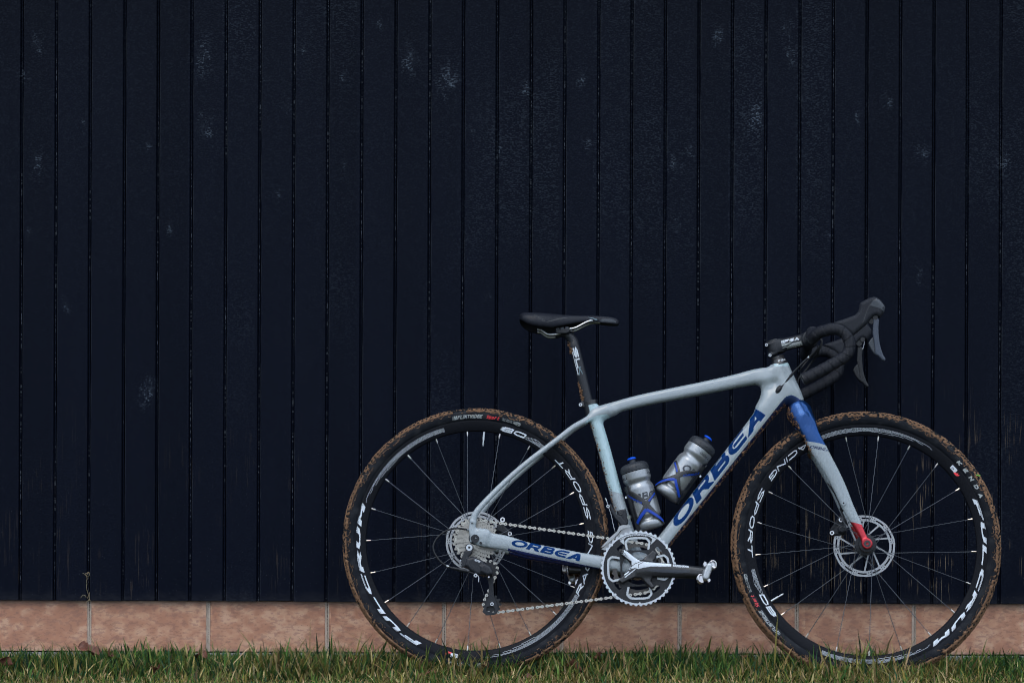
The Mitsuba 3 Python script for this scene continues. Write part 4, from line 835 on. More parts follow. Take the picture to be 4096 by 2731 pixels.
sf.tube([(bc[0], bc[1], -24, 21, 21), (bc[0], bc[1], 24, 21, 21)], 2, 2, 8, flat=True)
for q in [(663.7,864.6),(672.6,837.7)]: sf.tube([(q[0], q[1], -13, 6.0, 6.0), (q[0], q[1], 13, 6.0, 6.0)], 2, 2, 3); sf.tube([(q[0], q[1], -9, 5.5, 9), (q[0] + 16, q[1] + 3, -9, 5, 9)], 2, 2, 3)
stem_mm = sf.mesh(); ST = put('stem', stem_mm, 'black_satin', BK, MS, smooth=True)
for q in [(663.1,862.8),(672.0,835.9)]: bolt(q, 3.8, -21.5, -12, 'alloy', ST, MS)
put('top_cap', rod(s_c1 + su * 3, s_c1 + su * 6.5, 17.5, 36), 'black_gloss', ST, MS, smooth=40)
a, b = [(702.0,866.6),(746.7,876.0)]
put('lettering', onto(strokes('||FSA', 12, 8.0, 2.5, 1.5, .25).buffer(.05), stem_mm, .4, 3, along(a, b)), 'lettering_white', ST, MS, smooth=True)
o_ = [LineString([(x0, y), (x1, y)]).buffer(.55, cap_style='flat') for x0, x1, y in ((0, 26, -2.2), (0, 22, -3.6), (0, 17, -5.0), (0, 12, -6.4), (28, 52, -4.6), (24, 52, -6.1), (19, 52, -7.6), (15, 52, -9.1), (0, 54, -11.0))]
put('lettering', onto(unary_union(o_), stem_mm, .4, 3, along(a, b)), 'lettering_silver', ST, MS, smooth=True)
put('lettering', onto(affinity.translate(strokes('GOSSAMER', 4.3, 3.0, .6, .9, .2), 12, -15.2), stem_mm, .4, 3, along(a, b)), 'lettering_silver', ST, MS, smooth=True)

barp = [[bc[0], bc[1], 0], [bc[0], bc[1], -60], [bc[0] - .5, bc[1], -120]] + P3([(774.9,860.6)], -165) + P3([(787.1,869.4)], -188) + P3([(803.9,874.6)], -198) + P3([(822.5,877.6),(843.0,873.6),(858.5,859.9),(864.9,844.7),(864.7,828.0),(856.7,812.0),(838.9,798.2),(816.7,785.0),(794.6,773.1),(772.4,761.6),(747.9,749.6)], -205)
near_bar = crv(barp, 260)
sl = np.r_[0, np.cumsum(np.linalg.norm(np.diff(near_bar, axis=0), axis=1))]
put('bar', cat(sweep(near_bar[sl < 110], 15.9, 24), mirror(sweep(near_bar[sl < 110], 15.9, 24))), 'black_satin', HB, MS, smooth=True)
tape_path = near_bar[sl > 92]; tl = sl[sl > 92] - 92
tape_path = crv(tape_path[::3], 420)
def tape_mod(s_, a_):
    ph = (s_ / 23.0 + a_ / (2 * np.pi)); return 1.1 * (ph - np.floor(ph)) + .07 * np.sin(s_ * 2.2 + 1.2 * np.sin(a_ * 5))
tp = sweep(tape_path, 14.6, 40, mod=tape_mod)
e0, e1 = tape_path[-1], tape_path[-1] - tape_path[-3]; e1 /= np.linalg.norm(e1)
plug = sweep(np.array([e0 - e1 * 1, e0 + e1 * 1.5, e0 + e1 * 3.2, e0 + e1 * 4]), [15.2, 15.6, 14.0, 8], 28)
hood = [(823.9,893.2),(836.9,897.9),(860.6,905.7),(879.6,913.0),(886.0,919.7),(889.6,927.7),(891.6,941.4),(894.2,944.6),(906.9,951.7),(919.6,957.3),(929.0,958.7),(936.8,955.6),(944.6,949.2),(952.3,938.7),(956.0,930.7),(953.0,919.5),(947.2,911.5),(941.6,905.1),(931.5,910.3),(923.6,906.8),(915.6,898.8),(907.6,888.4),(894.8,877.3),(882.1,866.9),(873.5,859.7),(863.2,866.2),(850.8,876.6),(836.7,884.7)]
hf = Field([*(np.min(hood, 0) - 12), -235], [*(np.max(hood, 0) + 12), -175], 1.5)
hf.prism(hood, -219, -189, 11)
hood_mm = hf.mesh(); hc = np.array([(895.3,913.3)][0])
V = hood_mm.vertices; tpf = np.clip((V[:, 0] - hc[0]) / 60, -1, 1); V[:, 2] = -203 + (V[:, 2] + 203) * (1.0 + .10 * tpf) - 3 * tpf
front = [(932.3,952.9),(940.5,948.9),(949.7,937.7),(954.0,928.9),(951.0,919.3),(941.7,927.3),(916.7,935.4),(923.1,946.6)]
lever = [(924.5,904.4),(932.0,906.3),(936.6,904.4),(939.8,898.3),(937.7,880.7),(938.1,861.5),(940.0,840.8),(944.1,823.2),(948.6,810.5),(954.1,800.9),(953.7,796.4),(950.6,794.8),(945.3,797.4),(936.8,807.3),(929.0,811.3),(927.8,824.9),(926.5,840.8),(924.2,857.6),(922.7,866.4),(923.6,880.7),(924.7,893.5)]
paddle = [(925.0,858.0),(918.3,851.3),(912.7,842.5),(913.1,836.9),(917.2,828.1),(922.6,819.3),(928.0,812.6),(930.3,811.3),(930.2,828.9),(928.0,844.8)]
def lever_mesh(poly, w0, w1, r):
    f = Field([*(np.min(poly, 0) - 8), w0 - 8], [*(np.max(poly, 0) + 8), w1 + 8], 1.0); f.prism(poly, w0, w1, r); return f.mesh()
lev, pad = lever_mesh(lever, -213, -201, 3.5), lever_mesh(paddle, -207, -196, 2.5)
piv = [(929.9,906.8)]
seam = LineString([(933.4,952.9),(915.1,935.4),(910.3,925.8),(900.5,898.7),(896.4,889.1),(890.8,879.5)])
for side in (1, -1):
    fl = (lambda m: m.copy()) if side == 1 else mirror
    TP = put('bar_tape', fl(tp), 'bar_tape', HB, MS, smooth=True)
    put('bar_plug', fl(plug), 'black_plastic', TP if False else HB, MS, smooth=40)
    HD = put('brake_hood', fl(hood_mm), 'hood_rubber', HB, MS, smooth=True)
    put('seam', fl(onto(seam.buffer(.7), hood_mm, .25, 4)), 'black_gloss', HB, MS, smooth=True)
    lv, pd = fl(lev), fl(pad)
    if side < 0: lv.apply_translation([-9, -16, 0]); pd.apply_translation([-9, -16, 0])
    put('brake_lever', lv, 'lever_paint' if side > 0 else 'black_plastic', HB, MS, smooth=True)  # darker material stands in for the shade on the far lever and paddle
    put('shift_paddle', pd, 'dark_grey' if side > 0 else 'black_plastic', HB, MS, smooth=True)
    put('lever_pivot', fl(cat(disc(piv[0], 6.5, -214, -192, 20), disc([(920.5,897.6)][0], 8, -209, -196, 20))), 'black_plastic', HB, MS)
put('hood_cap', onto(Polygon(front), hood_mm, .3, 4), 'dark_grey', HB, MS, smooth=True)
spr = crv([(q[0], q[1], 205) for q in [(930.2,912.0),(934.4,906.9),(934.8,901.0),(928.1,876.3),(922.7,849.2)]], 14)
put('lever_spring', sweep(spr, 1.3, 6), 'alloy', HB, MS, smooth=True)
# cables running from the bar to the frame and fork
def cable(name, pts, rr=2.4, parent=BK, m='black_plastic', M=MB, n=40): return put(name, sweep(crv(pts, n), rr, 9), m, parent, M, smooth=True)
c1 = P3([(788.6,869.5),(797.5,872.0),(801.9,866.3),(798.9,856.4)], -60) + P3([(785.4,841.0)], -50) + P3([(757.1,815.6)], -40) + P3([(728.4,785.5)], -30) + P3([(699.1,749.8)], -25)
ck = cable('gear_cable', c1, 2.3)
thick = crv(c1, 80)
put('sleeve', cat(sweep(thick[34:46], 3.2, 10), sweep(thick[50:64], 3.4, 10)), 'black_satin', ck, MB, smooth=40)
put('ferrule', sweep(thick[31:34], 3.0, 10), 'alloy', ck, MB, smooth=40)
cable('gear_cable', P3([(793.1,874.4),(803.9,876.0),(805.7,867.8),(799.3,851.3)], -35) + P3([(779.5,834.5),(756.3,806.3)], -5) + P3([(745.5,785.2),(738.8,770.3)], 24), 2.3)
cable('gear_cable', P3([(795.6,861.1),(797.0,844.7)], -20) + P3([(785.3,826.1),(763.7,797.9),(747.2,776.4),(745.5,766.5)], 10), 2.3)
cable('brake_hose', P3([(801.0,872.3),(804.1,855.7)], 40) + P3([(791.3,832.6),(773.0,809.4),(751.5,781.2),(738.2,764.6)], 26), 2.3)

# ---------------------------------------------------------------- cranks, rings, chain
def ctooth(n, depth=2.2, seg=12):
    rp = 12.7 / 2 / math.sin(math.pi / n); a = np.arange(n * seg) * 2 * math.pi / (n * seg); r = rp + 2.4 + depth * np.clip(np.cos(a * n) * 1.2, -1.0, .7); return Polygon(np.c_[r * np.cos(a), r * np.sin(a)]), rp
CK = BK + '__crankset'; MCK = MB @ trimesh.transformations.translation_matrix([BB[0], BB[1], 0])
def rel(L): return [(q[0] - BB[0], q[1] - BB[1]) for q in L]
def rotp(g, deg): return affinity.rotate(g, deg, origin=(0, 0))
big, rp = ctooth(46); win = Polygon([(-24, 46), (-28, 66), (-22, 73), (-10, 74.6), (10, 74.6), (22, 73), (28, 66), (24, 46)]).buffer(-3).buffer(3)
small_win = Polygon([(44, 47), (52, 54), (62, 42), (66, 30), (58, 27), (55, 30)]).buffer(-2).buffer(2)
wins = unary_union([rotp(win, 2 + 90 * i) for i in range(4)] + [rotp(small_win, 90 * i + 3) for i in range(4)])
put('chainring', plate(big.difference(Point(0, 0).buffer(88.6, 48)), -51.6, -49.0), 'alloy', CK, MCK, smooth=False)
put('ring_plate', plate(Point(0, 0).buffer(89.4, 64).difference(Point(0, 0).buffer(42)).difference(wins), -52.6, -48.6), 'black_plastic', CK, MCK, smooth=False)
put('window_edge', plate(unary_union([rotp(win.buffer(5.6).difference(win).difference(box(-40, 30, 40, 47)), 2 + 90 * i) for i in range(4)]), -53.2, -50), 'alloy_satin', CK, MCK, smooth=False)
put('print_panel', plate(rotp(Polygon([(-46, 69.5), (-43, 71.4)] + [(88 * math.cos(t), 88 * math.sin(t)) for t in np.radians(np.linspace(123, 57, 16))] + [(33, 60), (37, 74), (30, 80), (10, 83.4), (-10, 83.4), (-30, 80), (-36, 74), (-33, 58)]).buffer(0), 1).intersection(Point(0, 0).buffer(88, 48).difference(Point(0, 0).buffer(62))).difference(rotp(win.buffer(6.8), 2)), -52.9, -52.2), 'alloy_satin', CK, MCK, smooth=False)
k = put('lettering', wrap(strokes('FULL SPEED AHEAD', 3.6, 3.4, .62, 1.25, .2), lambda v: np.c_[(82.8 + v[:, 1]) * np.cos(math.radians(122) - v[:, 0] / 84), (82.8 + v[:, 1]) * np.sin(math.radians(122) - v[:, 0] / 84), np.full(len(v), -53.25)], 4, 4), 'lettering_dark', CK, MCK, smooth=False)
for t in (93, 36, -39, -88, -131, 139): put('pin', disc((89.5 * math.cos(math.radians(t)), 89.5 * math.sin(math.radians(t))), 2.6, -54.2, -51), 'chrome', CK, MCK)
sm, rp2 = ctooth(32); put('chainring', plate(sm.difference(Point(0, 0).buffer(55, 40)), -44.2, -42), 'chain_dark', CK, MCK, smooth=False)
put('bottom_bracket', cat(disc((0, 0), 22, -46, -42.5, 40, 13), disc((0, 0), 14.8, -44, -38, 24)), 'alloy_satin', CK, MCK)
arm = rel([(278.9,316.1),(287.7,324.2),(298.1,319.4),(317.3,303.5),(334.1,294.8),(347.7,292.8),(410.0,287.7),(454.7,283.5),(493.0,280.8),(502.6,275.8),(504.9,266.2),(500.8,256.6),(486.5,251.8),(414.7,253.8),(362.0,255.6),(358.8,243.1),(368.3,229.6),(359.5,223.2),(346.0,236.7),(333.2,250.9),(317.3,252.4),(298.1,244.4),(283.7,236.3),(274.1,245.0),(290.1,261.9),(302.1,273.9),(307.7,281.1),(304.5,290.7)])
cf = Field([-110, -80, -78], [190, 70, -46], 1.3)
cf.prism(arm, -66.5, -52.8, 4.5)
cf.prism(rel([(334.3,296.0),(363.2,324.2),(373.6,317.0),(368.7,301.0),(347.9,281.7)]), -60, -52.8, 3, 2)
pc = rel([(493.5,265.6)])[0]
cf.tube([(0, 0, -62, 20, 8), (60, -3, -63, 15, 8.5), (pc[0], pc[1], -68, 13, 8)], 3, 2.6, 6)
arm_mm = cf.mesh(); CA = put('crank_arm', arm_mm, 'black_gloss', CK, MCK, smooth=True)
white = [rel([(285.2,321.8),(288.4,323.5),(298.0,318.3),(317.2,302.9),(332.4,294.1),(346.7,292.2),(409.8,287.5),(409.0,281.4),(358.7,281.4),(337.9,278.1),(325.1,274.6),(317.2,277.7),(302.0,273.6),(309.2,282.4),(308.4,295.2),(299.6,306.3)]),
         ] + [rel([(214.7,418.0),(214.7,418.0),(214.7,418.0)])][:0]
bars_ = [[(x0, 826 + (x0 - 1240) * .1), (x0 + 20, 828 + (x0 - 1240) * .1), (x0 + 24, 866 + (x0 - 1240) * .07), (x0 + 4, 864 + (x0 - 1240) * .07)] for x0 in range(1245, 1500, 32)]
fo, fx, fy = [np.array(q) for q in [(214.7,418.0),(375.0,418.9),(214.9,258.0)]]; fx, fy = (fx - fo) / 1000, (fy - fo) / 1000
fp = lambda L: Polygon([tuple(fo + fx * a_ + fy * b_ - BB) for a_, b_ in L])
cut = LineString([tuple(fo + fx * a_ + fy * b_ - BB) for a_, b_ in ((540, 890), (640, 815), (760, 770))]).buffer(.9)
cut2 = LineString([tuple(fo + fx * a_ + fy * b_ - BB) for a_, b_ in ((690, 880), (690, 830), (770, 790))]).buffer(.8)
put('white_paint', onto(Polygon(white[0]).difference(unary_union([cut, cut2])), arm_mm, .4, 4), 'lettering_white', CA, MCK, smooth=True)
for g_ in [fp(b_) for b_ in bars_] + [fp([(460, 990), (540, 930), (550, 945), (470, 1005)]), fp([(470, 1025), (640, 895), (650, 905), (480, 1040)]), fp([(370, 1050), (380, 1045), (395, 1085), (385, 1090)]), fp([(395, 1035), (405, 1030), (420, 1070), (410, 1075)])]:
    put('paint_mark', onto(g_, arm_mm, .4, 4), 'lettering_white', CA, MCK, smooth=True)
put('lettering', onto(affinity.affine_transform(strokes('386', 9, 5, 1.0, 1.2, .2), [.78, .6, -.62, .78, fp([(425, 655), (426, 655), (425, 656)]).exterior.coords[0][0], fp([(425, 655), (426, 655), (425, 656)]).exterior.coords[0][1]]), arm_mm, .4, 3), 'lettering_white', CA, MCK, smooth=True)
put('groove', onto(fp([(835, 905), (870, 900), (1480, 915), (1515, 935), (1490, 960), (1300, 968), (1000, 950), (880, 935)]), arm_mm, .3, 4), 'dark_grey', CA, MCK, smooth=True)
MAF = MCK @ np.diag([1, 1, 1, 1.0])
far_arm = Field([-190, -30, 45], [30, 30, 80], 1.6); far_arm.tube([(0, 0, 58, 17, 8), (-172, 6, 68, 13, 8)], 3, 2.6); put('crank_arm', far_arm.mesh(), 'black_gloss', CK, MCK, smooth=True)

# pedals: a steel cleat body with sprung bails
def pedal(M, dirt):
    PD = key_of('pedal', BK); count_fix = PD
    body = rel([(485.1,250.6),(488.8,265.7),(496.8,283.9),(501.1,286.0),(507.1,285.5),(510.6,280.0),(508.3,267.4),(500.9,246.5),(495.0,242.3),(487.9,244.3)])
    f = Field([*(np.min(body, 0) - 8), -165], [*(np.max(body, 0) + 8), -70], 1.2)
    f.prism(body, -150, -92, 5); c_ = np.mean(body, 0); f.tube([(c_[0], c_[1], -68, 7, 7), (c_[0], c_[1], -95, 10, 10)], 3)
    scene[PD] = mikit.ply((lambda m: (m.apply_transform(M), m)[1])(f.mesh()), 'alloy_satin', smooth=True)
    for pts in ([(504.0,287.9),(507.1,290.3),(513.5,290.8),(517.4,288.0),(519.1,280.1),(517.8,273.7),(513.4,272.9),(511.5,278.4)], [(483.2,255.4),(476.1,254.9),(474.6,249.8),(475.2,242.7),(478.4,238.4),(483.1,236.9),(487.1,237.5)]):
        p3 = rel(pts); lo = crv([(a_, b_, -96) for a_, b_ in p3], 14); hi = crv([(a_, b_, -146) for a_, b_ in p3], 14)
        put('bail', cat(sweep(lo, 2.2, 8), sweep(hi, 2.2, 8), *[rod(lo[i_], hi[i_], 2.4, 8) for i_ in (7, 10)]), 'chrome', PD, M, smooth=True)
        cl_ = Polygon(p3).buffer(-.5).buffer(1.2); put('cleat_claw', plate(cl_, -138, -104), 'chrome', PD, M, smooth=30)
    for pts in ([(487.3,283.1),(490.5,289.4),(494.5,287.8),(495.7,282.3),(491.2,277.1)], [(497.4,243.6),(502.9,246.8),(505.3,242.9),(501.3,238.1)]):
        put('spring_cover', plate(Polygon(rel(pts)).buffer(-.5).buffer(1), -140, -102), 'chrome', PD, M, smooth=30)
    a_, b_ = [np.array(q) - BB for q in [(489.2,248.6),(497.2,267.6)]]
    put('lettering', wrap(strokes('SHIMANO', 2.8, 3.0, .6, .7), lambda v: np.c_[a_ + v[:, :1] * (b_ - a_) / np.linalg.norm(b_ - a_) + v[:, 1:] * np.array([(b_ - a_)[1], -(b_ - a_)[0]]) * -1 / np.linalg.norm(b_ - a_), np.full(len(v), -150.4)]), 'lettering_white', PD, M, smooth=False)
    if dirt:
        k = put('mud', lumps(np.c_[np.array(p3)[:, 0].mean() + r.normal(0, 11, 170), np.array(p3)[:, 1].mean() + 22 + r.normal(0, 14, 170), -120 + r.normal(0, 18, 170)], np.tile([0, -1.0, 0], (170, 1)), r.gamma(3, 1.2, 170), 2), 'mud', PD, M, smooth=True); labels[k] = {'kind': 'stuff'}
pedal(MCK, False)
pedal(MCK @ trimesh.transformations.rotation_matrix(math.pi, [0, 1, 0]) @ trimesh.transformations.translation_matrix([0, 6, 0]), True)

# chain: belt round ring, cassette cog and both jockey wheels, cut into links
JU, JL = np.array([(-57.8,272.8)][0]), np.array([(-48.5,185.0)][0])
belt = [(BB, rp2, 1), (AX_R, 12.7 / 2 / math.sin(math.pi / 25), 1), (JU, 22.5, -1), (JL, 22.5, 1)]
def tang(A, B):
    (c1_, r1, s1), (c2_, r2, s2) = A, B; D = c2_ - c1_; L = np.linalg.norm(D); al = math.atan2(D[1], D[0]); be = math.asin((s2 * r2 - s1 * r1) / L)
    th = al + be if False else None
    best = None
    for q in (al + be, al - be):
        d = np.array([math.cos(q), math.sin(q)]); n_ = np.array([-d[1], d[0]]); p_, q_ = c1_ - s1 * r1 * n_, c2_ - s2 * r2 * n_
        e = abs((q_ - p_) @ n_)
        if best is None or e < best[0]: best = (e, p_, q_)
    return best[1], best[2]
tl_ = [tang(belt[i], belt[(i + 1) % 4]) for i in range(4)]; path = []
for i in range(4):
    p_, q_ = tl_[i]; path += [p_ + (q_ - p_) * t for t in np.linspace(0, 1, 60)]
    c_, rr_, s_ = belt[(i + 1) % 4]; nx = tl_[(i + 1) % 4][0]; a0, a1 = math.atan2(*(q_ - c_)[::-1]), math.atan2(*(nx - c_)[::-1])
    while s_ * (a1 - a0) < 0: a1 += s_ * 2 * math.pi
    path += [c_ + rr_ * np.array([math.cos(t), math.sin(t)]) for t in np.linspace(a0, a1, 60)[1:-1]]
path = np.array(path + [path[0]]); sl = np.r_[0, np.cumsum(np.linalg.norm(np.diff(path, axis=0), axis=1))]
nl = int(round(sl[-1] / 12.7 / 2)) * 2; pin = np.c_[np.interp(np.arange(nl) * sl[-1] / nl, sl, path[:, 0]), np.interp(np.arange(nl) * sl[-1] / nl, sl, path[:, 1])]
pw_ = np.interp(pin[:, 0], [AX_R[0] + 50, BB[0] - 60], [-26.2, -43])
def fig8(rr, waist):
    g = unary_union([Point(-6.35, 0).buffer(rr, 5), Point(6.35, 0).buffer(rr, 5), box(-6, -waist, 6, waist)]).buffer(.8, 2).buffer(-.8, 2); return g.simplify(.15)
o8 = fig8(4.1, 2.1).difference(unary_union([Point(x_, 0).buffer(1.3, 3) for x_ in (-6.35, 6.35)])); i8 = fig8(3.8, 1.9)
turned = lambda m: (m.invert(), m)[1]
outer = mikit.ply(turned(cat(plate(o8, -3.3, -2.4), plate(o8, 2.4, 3.3))), 'chain_plate', smooth=False); inner = mikit.ply(turned(cat(plate(i8, -2.2, -1.3), plate(i8, 1.3, 2.2), *[disc((x_, 0), 1.3, -3.1, 3.1, 8) for x_ in (-6.35, 6.35)])), 'chain_dark', smooth=False)
# (the mm frame is left-handed, so meshes placed by matrix are turned inside out first)
for i in range(nl):
    a_, b_ = pin[i], pin[(i + 1) % nl]; m_ = (a_ + b_) / 2; th = math.atan2(b_[1] - a_[1], b_[0] - a_[0]); M = MB @ trimesh.transformations.translation_matrix([m_[0], m_[1], (pw_[i] + pw_[(i + 1) % nl]) / 2]) @ trimesh.transformations.rotation_matrix(th, [0, 0, 1]) @ np.diag([np.linalg.norm(b_ - a_) / 12.7, 1, 1, 1])
    scene[key_of('outer_link' if i % 2 == 0 else 'inner_link', BK + '__chain')] = {**(outer if i % 2 == 0 else inner), 'to_world': T4(M)}

# ---------------------------------------------------------------- rear derailleur
RD = BK + '__rear_derailleur'
def sdf_part(polys, h=1.0):
    P_ = np.vstack([np.array(p[0])[:, :2] for p in polys]); f = Field([*(P_.min(0) - 8), min(p[1] for p in polys) - 8], [*(P_.max(0) + 8), max(p[2] for p in polys) + 8], h)
    for q, w0, w1, rr_ in polys: f.prism(q, w0, w1, rr_, 2.0)
    return f.mesh()
put('body', sdf_part([([(-118.1,319.2),(-97.7,319.3),(-100.7,310.1),(-109.7,298.9),(-113.7,284.6),(-113.6,275.5),(-126.8,275.4),(-126.4,290.7),(-124.1,304.9)], -84, -72, 3), ([(-113.7,298.6),(-97.4,303.6),(-72.9,293.1),(-62.6,282.2),(-48.3,271.5),(-46.1,259.3),(-58.3,254.2),(-86.8,255.6),(-105.2,267.1),(-117.6,280.3)], -90, -62, 8), ([(-78.9,279.6),(-67.8,286.8),(-51.4,276.7),(-45.8,265.5),(-46.2,256.4),(-60.4,253.9),(-78.8,263.3)], -94, -40, 7)]), 'black_satin', RD, MB, smooth=True)
hq = [(-106.7,326.0)]
put('mount_bolt', cat(disc(hq[0], 10.4, -82, -70, 32), ), 'black_plastic', RD, MB); put('mount_bolt', cat(disc(hq[0], 8.2, -84, -81.5, 32, 3.2), disc(hq[0], 5.2, -85.2, -83.8, 24, 3.1)), 'alloy', RD, MB); put('socket', disc(hq[0], 3.2, -84, -81, 16), 'black_plastic', RD, MB)
cg = Polygon([(-59.5,259.1),(-47.3,263.3),(-43.9,247.0),(-45.8,234.7),(-43.5,204.1),(-35.4,183.8),(-31.8,167.5),(-40.3,158.9),(-63.8,156.7),(-72.7,165.2),(-64.1,185.7),(-58.0,200.0),(-56.5,232.6),(-60.3,248.9)]); ho = Polygon([(-62.0,177.5),(-50.7,180.6),(-42.9,176.6),(-40.0,169.5),(-44.0,163.0),(-58.8,165.7),(-63.9,169.4)])
put('cage', plate(cg.difference(ho.buffer(-1).buffer(1)), -38.5, -36), 'black_satin', RD, MB, smooth=False); put('cage', plate(cg.difference(ho), -23.5, -21.5), 'black_satin', RD, MB, smooth=False)
for c_ in (JU, JL):
    a = np.arange(11 * 10) * 2 * math.pi / 110; rr_ = 21.6 + 3.2 * np.clip(np.cos(a * 11) * 1.3, -1, .9)
    put('jockey_wheel', plate(Polygon(np.c_[c_[0] + rr_ * np.cos(a), c_[1] + rr_ * np.sin(a)]).difference(Point(c_).buffer(4)), -31.2, -28.6), 'black_plastic', RD, MB, smooth=False)
    bolt(c_, 4.6, -40.2, -21, 'alloy', RD, MB)
pq = [(-89.8,254.9),(-56.2,250.6),(-128.8,293.3)]
bolt(pq[0], 4.6, -90, -80, 'alloy', RD, MB); put('bolt', disc(pq[1], 2.2, -92, -80, 12), 'alloy', RD, MB); put('bolt', disc(pq[2], 2.0, -84, -75, 12), 'alloy', RD, MB)
hz = P3([(-109.0,371.5)], -70) + P3([(-130.9,374.6),(-153.3,373.1),(-178.7,360.1),(-193.8,343.3),(-199.0,325.9),(-191.4,304.6),(-175.9,286.7),(-157.4,276.3)], -82) + P3([(-146.0,272.4)], -84)
GC = cable('gear_housing', hz, 2.5, RD, n=60)
hz = crv(hz, 60); put('ferrule', cat(sweep(hz[:3], 3.2, 10), sweep(hz[-7:-4], 3.0, 10)), 'alloy', RD, MB, smooth=40)
put('barrel_adjuster', cat(*[rod(np.array([*a_, -84]), np.array([*b_, -84]), rr_, 12) for (a_, b_), rr_ in zip(([(-148.0,273.5),(-131.6,269.9)], [(-131.6,269.9),(-113.3,265.9)], [(-113.3,265.9),(-92.9,258.9)]), (3.8, 4.6, 3.0))]), 'black_plastic', RD, MB)
put('cable_end', cat(rod(np.array([*[(-81.7,249.7)][0], -86]), np.array([*[(-82.3,238.4)][0], -86]), 1.6, 8), sweep(crv(P3([(-88.7,255.8),(-83.0,253.4),(-81.7,249.7)], -86), 6), .7, 5)), 'alloy', RD, MB)
put('lettering', onto(strokes('105', 6, 4, .9, 1.2, .3), sdf_part([([(-113.7,298.6),(-97.4,303.6),(-72.9,293.1),(-62.6,282.2),(-48.3,271.5),(-46.1,259.3),(-58.3,254.2),(-86.8,255.6),(-105.2,267.1),(-117.6,280.3)], -90, -62, 8)], 1.4), .5, 3, along(*[(-94.6,292.8),(-71.3,284.8)])), 'lettering_white', RD, MB, smooth=False)

# ---------------------------------------------------------------- front derailleur
FD = BK + '__front_derailleur'
put('clamp', sdf_part([([(271.9,426.4),(280.3,429.7),(295.1,431.9),(298.0,419.3),(301.6,394.3),(291.6,388.6),(277.1,393.3),(274.6,411.1)], -30, -14, 3)]), 'black_satin', FD, MB, smooth=True)
put('arm', sdf_part([([(252.6,444.2),(257.7,442.2),(260.6,434.2),(270.3,417.3),(281.6,412.5),(291.2,400.4),(298.5,390.0),(283.2,387.5),(273.5,398.7),(267.1,405.2),(256.6,422.1),(253.4,434.1)], -42, -28, 2.5)]), 'black_satin', FD, MB, smooth=True)
put('cage', plate(Polygon([(229.5,329.2),(242.6,344.1),(258.6,360.2),(271.5,371.5),(276.6,384.4),(287.5,388.6),(306.1,386.8),(305.5,383.6),(290.7,379.9),(281.1,374.8),(273.9,365.1),(258.6,349.8),(239.4,333.6)]).buffer(-.6).buffer(.6), -56.5, -54.5), 'rotor_steel', FD, MB, smooth=False)
put('cage', plate(Polygon([(231.7,326.6),(242.9,323.5),(257.4,330.8),(267.0,354.9),(283.1,361.4),(304.0,371.2),(305.6,380.9),(291.1,382.4),(271.8,361.4)]).buffer(-.6).buffer(.6), -38.5, -37), 'rotor_steel', FD, MB, smooth=False)
bd = [(248.5,437.0),(282.0,420.7),(302.1,409.8),(305.9,411.5)]
bolt(bd[0], 4.2, -46, -34, 'alloy', FD, MB); put('bolt', disc(bd[1], 4.6, -33, -28, 16, 1.8), 'black_gloss', FD, MB); put('bolt', rod(np.array([*bd[2], -34]), np.array([*bd[3], -24]), 5, 12), 'alloy', FD, MB)
put('cable', cat(sweep(crv(P3([(242.1,458.1),(245.8,448.5),(248.5,438.8),(253.3,425.9),(259.0,404.9),(267.0,371.2)], -40), 20), .9, 6)), 'alloy', FD, MB, smooth=True)
put('cable_end', rod(np.array([*[(241.5,458.8)][0], -40]), np.array([*[(245.2,450.7)][0], -40]), 1.7, 8), 'alloy', FD, MB)

# ---------------------------------------------------------------- brake calipers
cq = [(829.7,391.2),(839.6,406.6),(846.2,415.6),(852.8,422.9),(862.4,418.9),(865.5,404.2),(872.0,383.1),(868.7,373.7),(852.1,370.9),(839.2,369.7),(827.9,370.3),(824.1,376.5)]
CF = put('front_caliper', sdf_part([(cq, 34, 62, 5), ([(845.6,389.3),(852.2,395.8),(865.1,397.5),(868.1,381.2),(858.4,375.5),(847.1,378.7)], 24, 60, 5)], 1.2), 'black_satin', BK, MS, smooth=True)
for q in [(853.6,410.6),(830.3,376.9)]: bolt(q, 5.6, 24, 40, 'chrome', CF, MS)
for i in range(6):
    a_ = [(829.1,390.5),(845.5,413.3)][0]; b_ = [(829.1,390.5),(845.5,413.3)][1]; c_ = np.array(a_) + (np.array(b_) - a_) * i / 5; put('cooling_fin', plate(box(-7, -1.1, 7, 1.1), 30, 62).apply_transform(trimesh.transformations.translation_matrix([c_[0] + 2, c_[1] - 2, 0]) @ trimesh.transformations.rotation_matrix(.55, [0, 0, 1])), 'black_plastic', CF, MS)
CRr = put('rear_caliper', sdf_part([([(-39.3,393.0),(-30.4,405.4),(-18.9,403.8),(-16.4,390.7),(-3.3,378.5),(5.3,364.7),(1.8,359.0),(-16.2,367.0),(-40.8,378.3)], 42, 68, 5)], 1.3), 'black_satin', BK, MB, smooth=True)
for q, rr_ in zip([(-24.5,407.6),(-5.3,371.2)], (6.4, 5.4)): bolt(q, rr_, 32, 50, 'chrome', CRr, MB)

